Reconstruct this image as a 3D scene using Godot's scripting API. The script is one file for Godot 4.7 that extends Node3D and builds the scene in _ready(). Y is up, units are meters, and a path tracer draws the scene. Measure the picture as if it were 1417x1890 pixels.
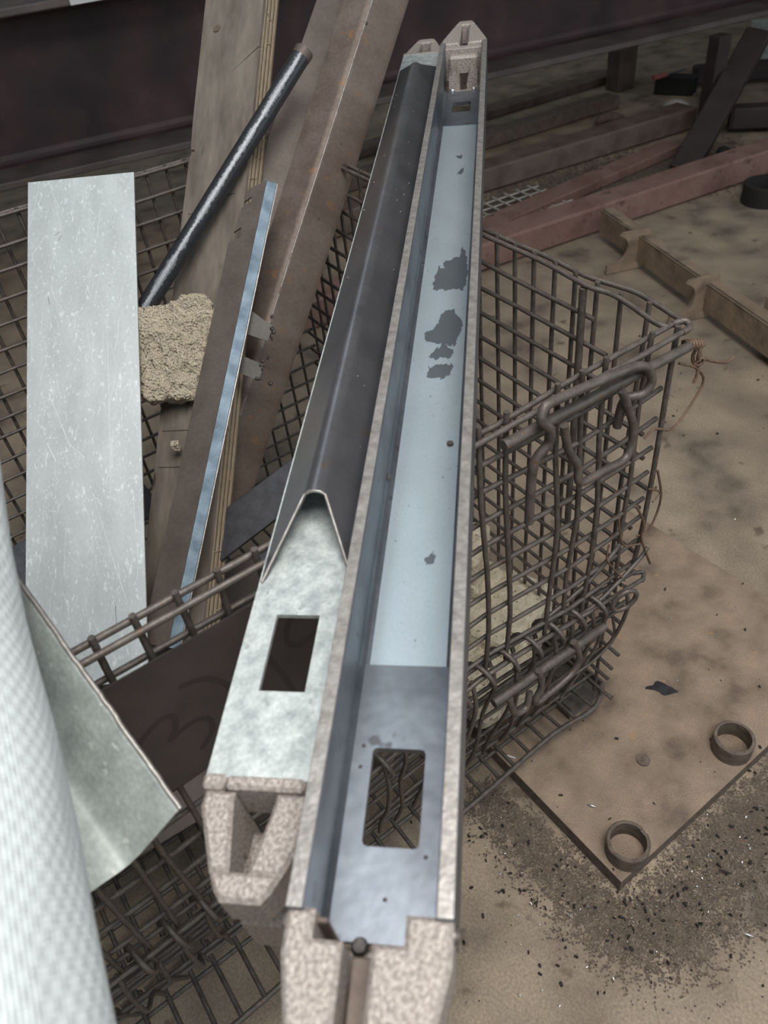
extends Node3D
# A steel workshop: a dented wire container full of off-cuts, with two scaffold transoms laid across its rim.

const UPV := Vector3(0, 1, 0)
var M := {}
var taken := {}
var rng := RandomNumberGenerator.new()

# ------------------------------------------------------------------ shapes
func mb() -> SurfaceTool:
	var st := SurfaceTool.new()
	st.begin(Mesh.PRIMITIVE_TRIANGLES)
	return st

func tri(st: SurfaceTool, a: Vector3, b: Vector3, c: Vector3, n: Vector3) -> void:
	if (b - a).cross(c - a).dot(n) > 0.0:
		var k := b
		b = c
		c = k
	for p in [a, b, c]:
		st.set_normal(n)
		st.set_uv(Vector2(p.x, p.y))
		st.add_vertex(p)

func quad(st: SurfaceTool, a: Vector3, b: Vector3, c: Vector3, d: Vector3, n: Vector3) -> void:
	tri(st, a, b, c, n)
	tri(st, a, c, d, n)

# chamfered box, given by its two corners, turned by t
func box(st: SurfaceTool, lo: Vector3, hi: Vector3, t := Transform3D.IDENTITY, bevel := 0.0015) -> void:
	var c := (lo + hi) / 2
	var h := (hi - lo) / 2
	var bv: float = minf(bevel, minf(h.x, minf(h.y, h.z)) * 0.45)
	var B := t.basis.orthonormalized()
	for ax in 3:
		for s in [-1.0, 1.0]:
			var u := (ax + 1) % 3
			var v := (ax + 2) % 3
			var q := []
			for k in [[-1, -1], [1, -1], [1, 1], [-1, 1]]:
				var p := Vector3.ZERO
				p[ax] = s * h[ax]
				p[u] = k[0] * (h[u] - bv)
				p[v] = k[1] * (h[v] - bv)
				q.append(t * (c + p))
			var n := Vector3.ZERO
			n[ax] = s
			quad(st, q[0], q[1], q[2], q[3], B * n)
	for ax in 3:
		var u := (ax + 1) % 3
		var v := (ax + 2) % 3
		for su in [-1.0, 1.0]:
			for sv in [-1.0, 1.0]:
				var q := []
				for k in [[-1, 0], [1, 0], [1, 1], [-1, 1]]:
					var p := Vector3.ZERO
					p[ax] = k[0] * (h[ax] - bv)
					p[u] = su * (h[u] - (bv if k[1] else 0.0))
					p[v] = sv * (h[v] - (0.0 if k[1] else bv))
					q.append(t * (c + p))
				var n := Vector3.ZERO
				n[u] = su
				n[v] = sv
				quad(st, q[0], q[1], q[2], q[3], (B * n).normalized())
	for sx in [-1.0, 1.0]:
		for sy in [-1.0, 1.0]:
			for sz in [-1.0, 1.0]:
				var s := Vector3(sx, sy, sz)
				var a := Vector3(h.x, h.y - bv, h.z - bv) * s
				var b := Vector3(h.x - bv, h.y, h.z - bv) * s
				var d := Vector3(h.x - bv, h.y - bv, h.z) * s
				tri(st, t * (c + a), t * (c + b), t * (c + d), (B * s).normalized())

# a flat outline in x,y pushed out from z0 to z1
func prism(st: SurfaceTool, poly: Array, z0: float, z1: float, t := Transform3D.IDENTITY) -> void:
	var pp := PackedVector2Array(poly)
	var area := 0.0
	for i in pp.size():
		var a := pp[i]
		var b := pp[(i + 1) % pp.size()]
		area += a.x * b.y - b.x * a.y
	if area < 0:
		pp.reverse()
	var ix := Geometry2D.triangulate_polygon(pp)
	var B := t.basis.orthonormalized()
	for k in range(0, ix.size(), 3):
		for z in [z0, z1]:
			var n := B * Vector3(0, 0, 1 if z == maxf(z0, z1) else -1)
			tri(st, t * Vector3(pp[ix[k]].x, pp[ix[k]].y, z), t * Vector3(pp[ix[k + 1]].x, pp[ix[k + 1]].y, z), t * Vector3(pp[ix[k + 2]].x, pp[ix[k + 2]].y, z), n)
	for i in pp.size():
		var a := pp[i]
		var b := pp[(i + 1) % pp.size()]
		var e := b - a
		var n := B * Vector3(e.y, -e.x, 0).normalized()
		quad(st, t * Vector3(a.x, a.y, z0), t * Vector3(b.x, b.y, z0), t * Vector3(b.x, b.y, z1), t * Vector3(a.x, a.y, z1), n)

# round bar along a line of points; radii may change along it
func tube(st: SurfaceTool, pts: Array, r, sides := 8, caps := true, closed := false) -> void:
	var n := pts.size()
	var rings := []
	var nor := []
	var tang := []
	for i in n:
		var a: Vector3 = pts[(i - 1 + n) % n] if closed else pts[maxi(i - 1, 0)]
		var b: Vector3 = pts[(i + 1) % n] if closed else pts[mini(i + 1, n - 1)]
		tang.append((b - a).normalized())
	var t0: Vector3 = tang[0]
	var u := t0.cross(UPV if absf(t0.y) < 0.9 else Vector3(1, 0, 0)).normalized()
	for i in n:
		var tg: Vector3 = tang[i]
		u = (u - tg * u.dot(tg)).normalized()
		var v := tg.cross(u)
		var ring := []
		var rn := []
		var rr: float = r[i] if r is Array else r
		for k in sides:
			var a := TAU * k / sides
			var d := u * cos(a) + v * sin(a)
			rn.append(d)
			ring.append(pts[i] + d * rr)
		rings.append(ring)
		nor.append(rn)
	for i in (n if closed else n - 1):
		var j := (i + 1) % n
		for k in sides:
			var l := (k + 1) % sides
			var P := [rings[i][k], rings[i][l], rings[j][l], rings[i][k], rings[j][l], rings[j][k]]
			var N := [nor[i][k], nor[i][l], nor[j][l], nor[i][k], nor[j][l], nor[j][k]]
			var fl: bool = (P[1] - P[0]).cross(P[2] - P[0]).dot(N[0]) > 0
			for q in ([0, 2, 1, 3, 5, 4] if fl else [0, 1, 2, 3, 4, 5]):
				st.set_normal(N[q])
				st.set_uv(Vector2(float(k) / sides, float(i) / n))
				st.add_vertex(P[q])
	if caps and not closed:
		for e in [0, n - 1]:
			var nn: Vector3 = -tang[0] if e == 0 else tang[n - 1]
			for k in range(1, sides - 1):
				tri(st, rings[e][0], rings[e][k], rings[e][k + 1], nn)

# the line of points rounded off (Catmull-Rom)
func smooth(pts: Array, per := 4) -> Array:
	var out := []
	var n := pts.size()
	for i in n - 1:
		var a: Vector3 = pts[maxi(i - 1, 0)]
		var b: Vector3 = pts[i]
		var c: Vector3 = pts[i + 1]
		var d: Vector3 = pts[mini(i + 2, n - 1)]
		for k in per:
			out.append(b.cubic_interpolate(c, a, d, float(k) / per))
	out.append(pts[n - 1])
	return out

# an outline in x,y carried along z: a rolled or folded section, smooth where asked
func sheet_fold(st: SurfaceTool, line: Array, thick: float, z0, z1, t := Transform3D.IDENTITY) -> void:
	# line: points in x,y; z0 and z1 may be one number or one for each point
	var n := line.size()
	var nor := []
	for i in n:
		var a: Vector2 = line[maxi(i - 1, 0)]
		var b: Vector2 = line[mini(i + 1, n - 1)]
		var e := (b - a).normalized()
		nor.append(Vector2(-e.y, e.x))
	var B := t.basis.orthonormalized()
	for i in n - 1:
		for s in [0.0, -1.0]:
			var q := []
			var qn := []
			for j in [i, i + 1]:
				var p: Vector2 = line[j] + nor[j] * thick * s
				var za: float = z0[j] if z0 is Array else z0
				var zb: float = z1[j] if z1 is Array else z1
				q.append([t * Vector3(p.x, p.y, za), t * Vector3(p.x, p.y, zb)])
				qn.append(B * Vector3(nor[j].x, nor[j].y, 0) * (1.0 if s == 0.0 else -1.0))
			var P := [q[0][0], q[0][1], q[1][1], q[0][0], q[1][1], q[1][0]]
			var N := [qn[0], qn[0], qn[1], qn[0], qn[1], qn[1]]
			var fl: bool = (P[1] - P[0]).cross(P[2] - P[0]).dot(N[0]) > 0
			for k in ([0, 2, 1, 3, 5, 4] if fl else [0, 1, 2, 3, 4, 5]):
				st.set_normal(N[k])
				st.set_uv(Vector2(P[k].x, P[k].y))
				st.add_vertex(P[k])
		for e in [0, 1]:
			var q := []
			for j in [i, i + 1]:
				for s in [0.0, -1.0]:
					var p: Vector2 = line[j] + nor[j] * thick * s
					var zz = z0 if e == 0 else z1
					var z: float = zz[j] if zz is Array else zz
					q.append(t * Vector3(p.x, p.y, z))
			quad(st, q[0], q[1], q[3], q[2], B * Vector3(0, 0, -1 if (e == 0) == ((z0[0] if z0 is Array else z0) < (z1[0] if z1 is Array else z1)) else 1))
	for e in [0, n - 1]:
		var p: Vector2 = line[e]
		var p2: Vector2 = line[e] - nor[e] * thick
		var za: float = z0[e] if z0 is Array else z0
		var zb: float = z1[e] if z1 is Array else z1
		var g: Vector2 = (line[0] - line[1]) if e == 0 else (line[n - 1] - line[n - 2])
		quad(st, t * Vector3(p.x, p.y, za), t * Vector3(p2.x, p2.y, za), t * Vector3(p2.x, p2.y, zb), t * Vector3(p.x, p.y, zb), (B * Vector3(g.x, g.y, 0)).normalized())

# ------------------------------------------------------------------ naming
func numbered(called: String) -> String:
	var k: int = taken.get(called, 0)
	taken[called] = k + 1
	return called if k == 0 else "%s_%03d" % [called, k]

func tag(o: Node, label := "", category := "", group := "", kind := "") -> Node:
	if label: o.set_meta("label", label)
	if category: o.set_meta("category", category)
	if group: o.set_meta("group", group)
	if kind: o.set_meta("kind", kind)
	return o

func put(st: SurfaceTool, called: String, m: Material, parent: Node = null, at := Transform3D.IDENTITY) -> MeshInstance3D:
	var o := MeshInstance3D.new()
	o.mesh = st.commit()
	o.material_override = m
	o.transform = at
	if parent == null:
		o.name = numbered(called)
		add_child(o)
	else:
		o.name = called
		parent.add_child(o, true)
	return o

func thing(called: String, label: String, category: String, at := Transform3D.IDENTITY, group := "") -> Node3D:
	var o := Node3D.new()
	o.name = numbered(called)
	o.transform = at
	add_child(o)
	tag(o, label, category, group)
	return o

# axes for a thing that leans: y runs from its foot to its head, z towards the open side, turned about y by roll degrees
func lean(foot: Vector3, head: Vector3, roll := 0.0) -> Transform3D:
	var y := (head - foot).normalized()
	var z := Vector3(0, 0.665, 0.747)
	z = (z - y * z.dot(y)).normalized()
	var t := Transform3D(Basis(y.cross(z), y, z), foot)
	return t * Transform3D(Basis(UPV, deg_to_rad(roll)), Vector3.ZERO)

# ------------------------------------------------------------------ surfaces
func noise(seed_: int, freq: float, kind := FastNoiseLite.TYPE_SIMPLEX_SMOOTH, oct := 4) -> FastNoiseLite:
	var f := FastNoiseLite.new()
	f.seed = seed_
	f.frequency = freq
	f.noise_type = kind
	f.fractal_octaves = oct
	if kind == FastNoiseLite.TYPE_CELLULAR:
		f.cellular_return_type = FastNoiseLite.RETURN_CELL_VALUE
	return f

func grey(f: FastNoiseLite, n: int) -> PackedByteArray:
	var i := f.get_seamless_image(n, n, false, false, 0.15, true)
	i.convert(Image.FORMAT_L8)
	return i.get_data()

func lut(cols: Array) -> Array:
	var g := Gradient.new()
	var off := PackedFloat32Array()
	var cc := PackedColorArray()
	for k in cols.size():
		off.append(float(k) / (cols.size() - 1))
		cc.append(cols[k])
	g.offsets = off
	g.colors = cc
	var R := PackedFloat32Array()
	var G := PackedFloat32Array()
	var B := PackedFloat32Array()
	for k in 256:
		var c := g.sample(k / 255.0)
		R.append(c.r * 255); G.append(c.g * 255); B.append(c.b * 255)
	return [R, G, B]

# patches from a ramp of colours, a fine grain over it, and spots of another colour where a third noise is high
func tex(seed_: int, cols: Array, freq: float, fine: float, amp: float, spot: Variant = null, sfreq := 0.05, thr := 0.7, n := 512, kind := FastNoiseLite.TYPE_SIMPLEX_SMOOTH) -> ImageTexture:
	var a := grey(noise(seed_, freq, kind), n)
	var b := grey(noise(seed_ + 7, fine, FastNoiseLite.TYPE_SIMPLEX_SMOOTH, 3), n)
	var c := grey(noise(seed_ + 13, sfreq), n) if spot != null else PackedByteArray()
	var L := lut(cols)
	var R: PackedFloat32Array = L[0]
	var G: PackedFloat32Array = L[1]
	var B: PackedFloat32Array = L[2]
	var out := PackedByteArray()
	out.resize(n * n * 3)
	var sr := 0.0
	var sg := 0.0
	var sb := 0.0
	if spot != null:
		sr = spot.r * 255; sg = spot.g * 255; sb = spot.b * 255
	var th := thr * 255
	for i in n * n:
		var k := a[i]
		var m := 1.0 + amp * (b[i] - 127.5) / 127.5
		var r := R[k] * m
		var g := G[k] * m
		var l := B[k] * m
		if spot != null and c[i] > th:
			var w := minf(1.0, (c[i] - th) / 22.0)
			r = lerpf(r, sr, w); g = lerpf(g, sg, w); l = lerpf(l, sb, w)
		out[i * 3] = clampi(int(r), 0, 255)
		out[i * 3 + 1] = clampi(int(g), 0, 255)
		out[i * 3 + 2] = clampi(int(l), 0, 255)
	return ImageTexture.create_from_image(Image.create_from_data(n, n, false, Image.FORMAT_RGB8, out))

func height(seed_: int, freq: float, n := 512, oct := 4) -> ImageTexture:
	return ImageTexture.create_from_image(Image.create_from_data(n, n, false, Image.FORMAT_L8, grey(noise(seed_, freq, FastNoiseLite.TYPE_SIMPLEX_SMOOTH, oct), n)))

func mat(name_: String, t: Texture2D, scale_, rough: float, metal := 0.0, bump: Texture2D = null, cm := 0.0, world := false) -> StandardMaterial3D:
	var m := StandardMaterial3D.new()
	m.resource_name = name_
	m.albedo_texture = t
	m.roughness = rough
	m.metallic = metal
	m.uv1_triplanar = true
	m.uv1_world_triplanar = world
	m.uv1_triplanar_sharpness = 4.0
	m.uv1_scale = scale_ if scale_ is Vector3 else Vector3.ONE * scale_
	if bump:
		m.heightmap_enabled = true
		m.heightmap_texture = bump
		m.heightmap_scale = cm
	M[name_] = m
	return m

func plain(name_: String, c: Color, rough: float, metal := 0.0) -> StandardMaterial3D:
	var m := StandardMaterial3D.new()
	m.resource_name = name_
	m.albedo_color = c
	m.roughness = rough
	m.metallic = metal
	M[name_] = m
	return m

func rgb(r: int, g: int, b: int) -> Color:
	return Color8(r, g, b)

func _ready() -> void:
	rng.seed = 20417
	view()
	surfaces()
	hall()
	background()
	floor_things()
	wire_container()
	contents()
	u_transom()
	ridge_transom()
	near_things()
	var kin := {"tie_wire": "binding wires on the container", "box_tube": "box tubes on the floor under the beam", "flat_bar": "flat bars on the floor under the beam", "cross_tube": "cross tubes of the trestle", "scrap_flat": "steel flats lying in the container", "cream_block": "insulation blocks in the container", "floor_sliver": "slivers on the floor", "scrap_piece": "scraps behind the box tubes", "section_offcut": "pale steel sections in the far rows", "rooflight": "rooflights in the ceiling"}
	for c in get_children():
		for k in kin:
			if String(c.name).begins_with(k) and c.has_meta("category"):
				c.set_meta("group", kin[k])

# ------------------------------------------------------------------ camera, light, exposure
func view() -> void:
	var cam := Camera3D.new()
	cam.name = "Camera3D"
	cam.transform = Transform3D(Basis(Vector3(0.990, -0.105, 0.094), Vector3(0.141, 0.739, -0.659), Vector3(0.0, 0.665, 0.747)).orthonormalized(), Vector3(0, 1.2, 0))
	cam.fov = 68.04
	cam.near = 0.02
	var at := CameraAttributesPhysical.new()
	at.frustum_focal_length = 17.777
	at.exposure_aperture = 5.2
	at.frustum_focus_distance = 0.95
	at.frustum_near = 0.02
	at.frustum_far = 60.0
	cam.attributes = at
	add_child(cam)
	cam.current = true
	var we := WorldEnvironment.new()
	we.name = "WorldEnvironment"
	var e := Environment.new()
	e.background_mode = Environment.BG_COLOR
	e.background_color = Color(0.02, 0.02, 0.022)
	e.tonemap_mode = Environment.TONE_MAPPER_LINEAR
	e.tonemap_exposure = 1.0
	e.sdfgi_enabled = true
	e.ssao_enabled = true
	e.ssil_enabled = true
	we.environment = e
	add_child(we)
	# a wide work lamp over the container, daylight from two rooflights, a glazed gate on the right, and an added fill window behind the camera
	area("work_lamp_light", Vector3(0.35, 2.59, 0.05), Vector3(0, -1, 0), Vector2(1.2, 1.2), Color(1.0, 0.985, 0.965), 4.9)
	for k in 2:
		area("rooflight_light", Vector3(-0.8 + 3.5 * k, 4.94, [-2.5, 1.75][k]), Vector3(0, -1, 0), Vector2(1.2, [12.0, 3.5][k]), Color(0.93, 0.97, 1.0), [3.6, 2.4][k])
	area("added_window_light", Vector3(1.0, 3.1, 6.85), Vector3(0, 0, -1), Vector2(6.0, 2.6), Color(0.94, 0.975, 1.0), 6.0)
	area("gate_light", Vector3(5.9, 2.1, 1.0), Vector3(-1, 0, 0), Vector2(4.0, 3.4), Color(0.95, 0.98, 1.0), 3.0)

func area(called: String, at: Vector3, dir: Vector3, size: Vector2, c: Color, energy: float) -> void:
	var l := AreaLight3D.new()
	l.name = numbered(called)
	l.area_size = size
	l.light_color = c
	l.light_energy = energy
	l.area_range = 30.0
	l.area_attenuation = 2.0
	l.shadow_enabled = true
	var z := -dir
	var x := (UPV if absf(dir.y) < 0.9 else Vector3(0, 0, -1)).cross(z).normalized()
	l.transform = Transform3D(Basis(x, z.cross(x), z), at)
	add_child(l)

func surfaces() -> void:
	var fine := height(3, 0.09)
	var rough := height(5, 0.035)
	var mid := height(9, 0.016)
	var grit := height(11, 0.2, 512, 2)
	# the floor and plate: brown-grey concrete with dirt
	mat("concrete", tex(21, [rgb(86, 76, 67), rgb(132, 118, 103), rgb(152, 137, 118), rgb(168, 150, 128)], 0.007, 0.3, 0.16, rgb(104, 90, 77), 0.014, 0.80, 1024), 0.62, 0.78, 0.0, mid, 0.35, true)
	mat("dusty_plate", tex(31, [rgb(98, 83, 71), rgb(130, 113, 97), rgb(144, 126, 108), rgb(156, 135, 112)], 0.008, 0.25, 0.13, rgb(158, 128, 100), 0.012, 0.84), 2.4, 0.7, 0.0, rough, 0.12, true)
	mat("plate_edge", tex(33, [rgb(34, 30, 28), rgb(50, 44, 40)], 0.02, 0.12, 0.12), 4.0, 0.8)
	mat("dirt", tex(35, [rgb(84, 74, 65), rgb(102, 90, 79), rgb(120, 106, 93)], 0.03, 0.2, 0.25), 3.0, 0.95, 0.0, fine, 0.3, true)
	mat("pipe_rust", tex(37, [rgb(84, 72, 63), rgb(104, 92, 82), rgb(120, 108, 96)], 0.02, 0.13, 0.12), 5.0, 0.72, 0.1, fine, 0.05)
	# the container's bars
	mat("bar", tex(41, [rgb(74, 68, 63), rgb(96, 89, 84), rgb(109, 102, 96)], 0.02, 0.12, 0.1, rgb(112, 78, 56), 0.02, 0.8), 5.0, 0.5, 0.35, fine, 0.03, true)
	mat("tie_wire", tex(43, [rgb(88, 70, 58), rgb(128, 104, 86)], 0.03, 0.12, 0.1), 6.0, 0.6, 0.2)
	# steels
	mat("mill_scale", tex(51, [rgb(100, 104, 111), rgb(121, 127, 135), rgb(136, 143, 150)], 0.01, 0.08, 0.05, rgb(96, 98, 103), 0.02, 0.82), 2.5, 0.36, 0.75, rough, 0.015)
	mat("cut_edge", tex(55, [rgb(122, 118, 114), rgb(148, 144, 140), rgb(168, 164, 160)], 0.03, 0.1, 0.06), 5.0, 0.42, 0.5, fine, 0.02)
	mat("cap_steel", tex(56, [rgb(92, 92, 95), rgb(110, 110, 114), rgb(122, 122, 127)], 0.008, 0.08, 0.05, rgb(116, 104, 93), 0.012, 0.86), 2.5, 0.31, 0.65, rough, 0.01)
	mat("galvanised", tex(57, [rgb(150, 158, 158), rgb(175, 182, 181), rgb(193, 200, 198), rgb(206, 212, 211)], 0.02, 0.09, 0.07, rgb(160, 168, 167), 0.025, 0.78), 5.0, 0.5, 0.4, rough, 0.03)
	mat("galvanised_old", tex(59, [rgb(150, 157, 154), rgb(178, 185, 181), rgb(198, 204, 200)], 0.012, 0.09, 0.08, rgb(214, 218, 213), 0.03, 0.8), 4.0, 0.5, 0.15, rough, 0.03)
	mat("cast", tex(61, [rgb(120, 111, 106), rgb(166, 156, 149), rgb(200, 191, 184)], 0.06, 0.16, 0.14), 9.0, 0.55, 0.2, height(12, 0.09, 512, 2), 0.07)
	mat("cast_dark", tex(63, [rgb(66, 62, 60), rgb(84, 79, 77), rgb(96, 92, 90)], 0.03, 0.12, 0.1), 7.0, 0.6, 0.3, fine, 0.05)
	mat("rusty_steel", tex(65, [rgb(86, 74, 67), rgb(102, 89, 81), rgb(112, 100, 92), rgb(120, 108, 99)], 0.012, 0.11, 0.09, rgb(132, 100, 72), 0.018, 0.79), 2.6, 0.58, 0.35, rough, 0.03)
	mat("brown_steel", tex(67, [rgb(84, 74, 69), rgb(98, 88, 82), rgb(106, 96, 90)], 0.01, 0.11, 0.06), 2.6, 0.55, 0.35)
	mat("sky_blue_scale", tex(69, [rgb(78, 94, 108), rgb(104, 122, 136), rgb(128, 146, 157)], 0.012, 0.1, 0.06), 4.0, 0.55, 0.35)  # mill scale with the sky's blue reflection put into its colour
	mat("black_paint", tex(71, [rgb(38, 40, 44), rgb(48, 50, 54), rgb(54, 56, 60)], 0.02, 0.12, 0.06), 6.0, 0.34, 0.1)
	mat("worn_steel", tex(73, [rgb(98, 101, 105), rgb(128, 131, 135)], 0.05, 0.15, 0.1), 8.0, 0.4, 0.5)
	mat("dark_flat", tex(75, [rgb(52, 52, 56), rgb(66, 66, 70), rgb(78, 78, 82)], 0.02, 0.1, 0.08), 4.0, 0.4, 0.5)
	mat("dull_tab", tex(76, [rgb(66, 63, 60), rgb(80, 77, 73)], 0.02, 0.1, 0.08), 4.0, 0.5, 0.3)
	mat("weld", tex(77, [rgb(112, 104, 99), rgb(160, 152, 147)], 0.08, 0.2, 0.15), 12.0, 0.32, 0.7)
	mat("bright_weld", tex(78, [rgb(190, 190, 190), rgb(225, 226, 228)], 0.08, 0.2, 0.1), 12.0, 0.25, 0.8)
	# timber, mineral, cloth
	mat("grey_wood", tex(81, [rgb(95, 87, 79), rgb(112, 103, 94), rgb(124, 115, 105), rgb(132, 123, 112)], 0.012, 0.05, 0.07, rgb(74, 67, 59), 0.012, 0.8), Vector3(3.0, 0.9, 3.0), 0.75, 0.0, height(82, 0.05), 0.05)
	mat("ply_light", tex(83, [rgb(142, 127, 107), rgb(170, 154, 131)], 0.05, 0.1, 0.14), Vector3(16, 1.2, 16), 0.8, 0.0, fine, 0.05)
	mat("ply_dark", tex(84, [rgb(92, 80, 66), rgb(118, 104, 87)], 0.05, 0.1, 0.14), Vector3(16, 1.2, 16), 0.85)
	mat("pale_concrete", tex(85, [rgb(150, 138, 118), rgb(190, 178, 156), rgb(208, 198, 178)], 0.07, 0.16, 0.16, rgb(104, 88, 70), 0.07, 0.74), 9.0, 0.95, 0.0, height(86, 0.04, 512, 4), 0.5)
	mat("cream_block", tex(87, [rgb(182, 171, 146), rgb(208, 197, 172), rgb(220, 210, 188)], 0.02, 0.12, 0.07, rgb(132, 116, 92), 0.03, 0.78), 4.0, 0.9, 0.0, rough, 0.2)
	# red primer of the beam and trestle
	mat("primer_beam", tex(91, [rgb(36, 27, 29), rgb(56, 40, 43), rgb(82, 57, 60)], 0.006, 0.1, 0.05, rgb(52, 42, 42), 0.01, 0.76), 0.9, 0.6, 0.0, null, 0.0)  # web tone lowered all over, standing in for shade on the beam
	mat("beam_flange", tex(92, [rgb(76, 68, 66), rgb(94, 86, 84), rgb(106, 97, 93)], 0.008, 0.1, 0.06, rgb(112, 88, 72), 0.02, 0.8), 1.2, 0.5, 0.1)
	mat("primer_tube", tex(93, [rgb(112, 84, 76), rgb(130, 101, 92), rgb(136, 110, 101)], 0.008, 0.1, 0.07, rgb(98, 76, 68), 0.012, 0.78), 1.6, 0.72, 0.0, null, 0.0)
	mat("brown_tube", tex(94, [rgb(84, 70, 62), rgb(104, 89, 80), rgb(116, 101, 92)], 0.01, 0.1, 0.08), 1.6, 0.7)
	mat("dark_primer", tex(95, [rgb(48, 39, 38), rgb(64, 53, 51)], 0.01, 0.1, 0.06), 1.6, 0.65)
	plain("rubber", Color8(36, 35, 34), 0.7)
	plain("white_wire", Color8(196, 190, 182), 0.5, 0.3)
	plain("white_paper", Color8(216, 218, 220), 0.8)
	plain("blue_plastic", Color8(70, 110, 170), 0.4)
	plain("cream_wall", Color8(176, 176, 174), 0.9)
	plain("dark_wall", Color8(58, 57, 56), 0.9)
	plain("ceiling_paint", Color8(204, 206, 208), 0.9)
	var cm := plain("cloth", Color8(208, 215, 216), 0.95)
	cm.rim_enabled = true
	cm.rim = 0.25
	var lt := StandardMaterial3D.new()
	lt.resource_name = "rooflight"
	lt.albedo_color = Color8(230, 235, 240)
	lt.emission_enabled = true
	lt.emission = Color(0.93, 0.97, 1.0)
	lt.emission_energy_multiplier = 0.8
	M["rooflight"] = lt

func slab(called: String, lo: Vector3, hi: Vector3, m: Material) -> MeshInstance3D:
	var st := mb()
	box(st, lo, hi, Transform3D.IDENTITY, 0.0)
	var o := put(st, called, m)
	o.set_meta("kind", "structure")
	return o

func hall() -> void:
	slab("floor", Vector3(-2.6, -0.2, -9), Vector3(6, 0, 7), M.concrete)
	slab("wall_back", Vector3(-2.6, 0, -9.2), Vector3(6, 5, -9), M.cream_wall)
	slab("wall_front", Vector3(-2.6, 0, 7), Vector3(6, 5, 7.2), M.cream_wall)
	slab("wall_left", Vector3(-2.8, 0, -9.2), Vector3(-2.6, 5, 7.2), M.dark_wall)  # unseen wall, set close and dark to cut bounce and light from the left
	slab("wall_right", Vector3(6, 0, -9.2), Vector3(6.2, 5, 7.2), M.cream_wall)
	slab("ceiling", Vector3(-2.8, 5, -9.2), Vector3(6.2, 5.2, 7.2), M.ceiling_paint)
	var names := ["white strip rooflight next to the dark wall", "white strip rooflight next to the glazed gate"]
	for k in 2:
		var st := mb()
		box(st, Vector3(-1.4 + 3.5 * k, 4.95, [-8.5, 0.0][k]), Vector3(-0.2 + 3.5 * k, 4.99, 3.5), Transform3D.IDENTITY, 0.005)
		tag(put(st, "rooflight", M.rooflight), names[k], "rooflight")
	# the work lamp hung over the floor beside the container
	var lp := thing("work_lamp", "wide flat panel lamp hung from the ceiling over the container", "lamp", Transform3D(Basis.IDENTITY, Vector3(0.35, 2.6, 0.05)))
	var sl := mb()
	box(sl, Vector3(-0.62, 0.0, -0.62), Vector3(0.62, 0.05, 0.62), Transform3D.IDENTITY, 0.01)
	put(sl, "housing", M.cream_wall, lp)
	sl = mb()
	box(sl, Vector3(-0.6, -0.004, -0.6), Vector3(0.6, 0.0, 0.6), Transform3D.IDENTITY, 0.001)
	put(sl, "diffuser", M.rooflight, lp)
	for e in [-0.5, 0.5]:
		sl = mb()
		tube(sl, [Vector3(e, 0.05, 0), Vector3(e, 2.395, 0)], 0.006, 6)
		put(sl, "hanger", M.rubber, lp)
	var st2 := mb()
	box(st2, Vector3(5.91, 0.4, -1), Vector3(6.0, 3.8, 3), Transform3D.IDENTITY, 0.005)
	var w := put(st2, "window_1", M.rooflight)
	w.set_meta("kind", "structure")
	st2 = mb()
	box(st2, Vector3(-2.0, 1.8, 6.9), Vector3(4.0, 4.4, 6.99), Transform3D.IDENTITY, 0.005)
	w = put(st2, "added_window_2", M.rooflight)  # unseen window, added to fill the background with light
	w.set_meta("kind", "structure")

# ------------------------------------------------------------------ the beam on its trestle, far behind
func along(p: Vector3, q: Vector3) -> Transform3D:      # x from p to q, y up
	var x := (q - p).normalized()
	var z := x.cross(UPV).normalized()
	return Transform3D(Basis(x, z.cross(x).normalized(), z), p)

func bar_thing(called: String, label: String, cat: String, p: Vector3, q: Vector3, h: float, w: float, m: Material, bevel := 0.008) -> void:
	# a box section: p..q is the lower edge nearest the container
	var t := along(p, q)
	var l := (q - p).length()
	var o := thing(called, label, cat, t)
	var st := mb()
	box(st, Vector3(0, 0, -w), Vector3(l, h, 0), Transform3D.IDENTITY, bevel)
	put(st, "tube", m, o)
	st = mb()
	for e in [0.0, l]:
		box(st, Vector3(e - 0.003, 0.004, -w + 0.004), Vector3(e + 0.003, h - 0.004, -0.004), Transform3D.IDENTITY, 0.001)
	put(st, "end_cap", m, o)

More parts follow.
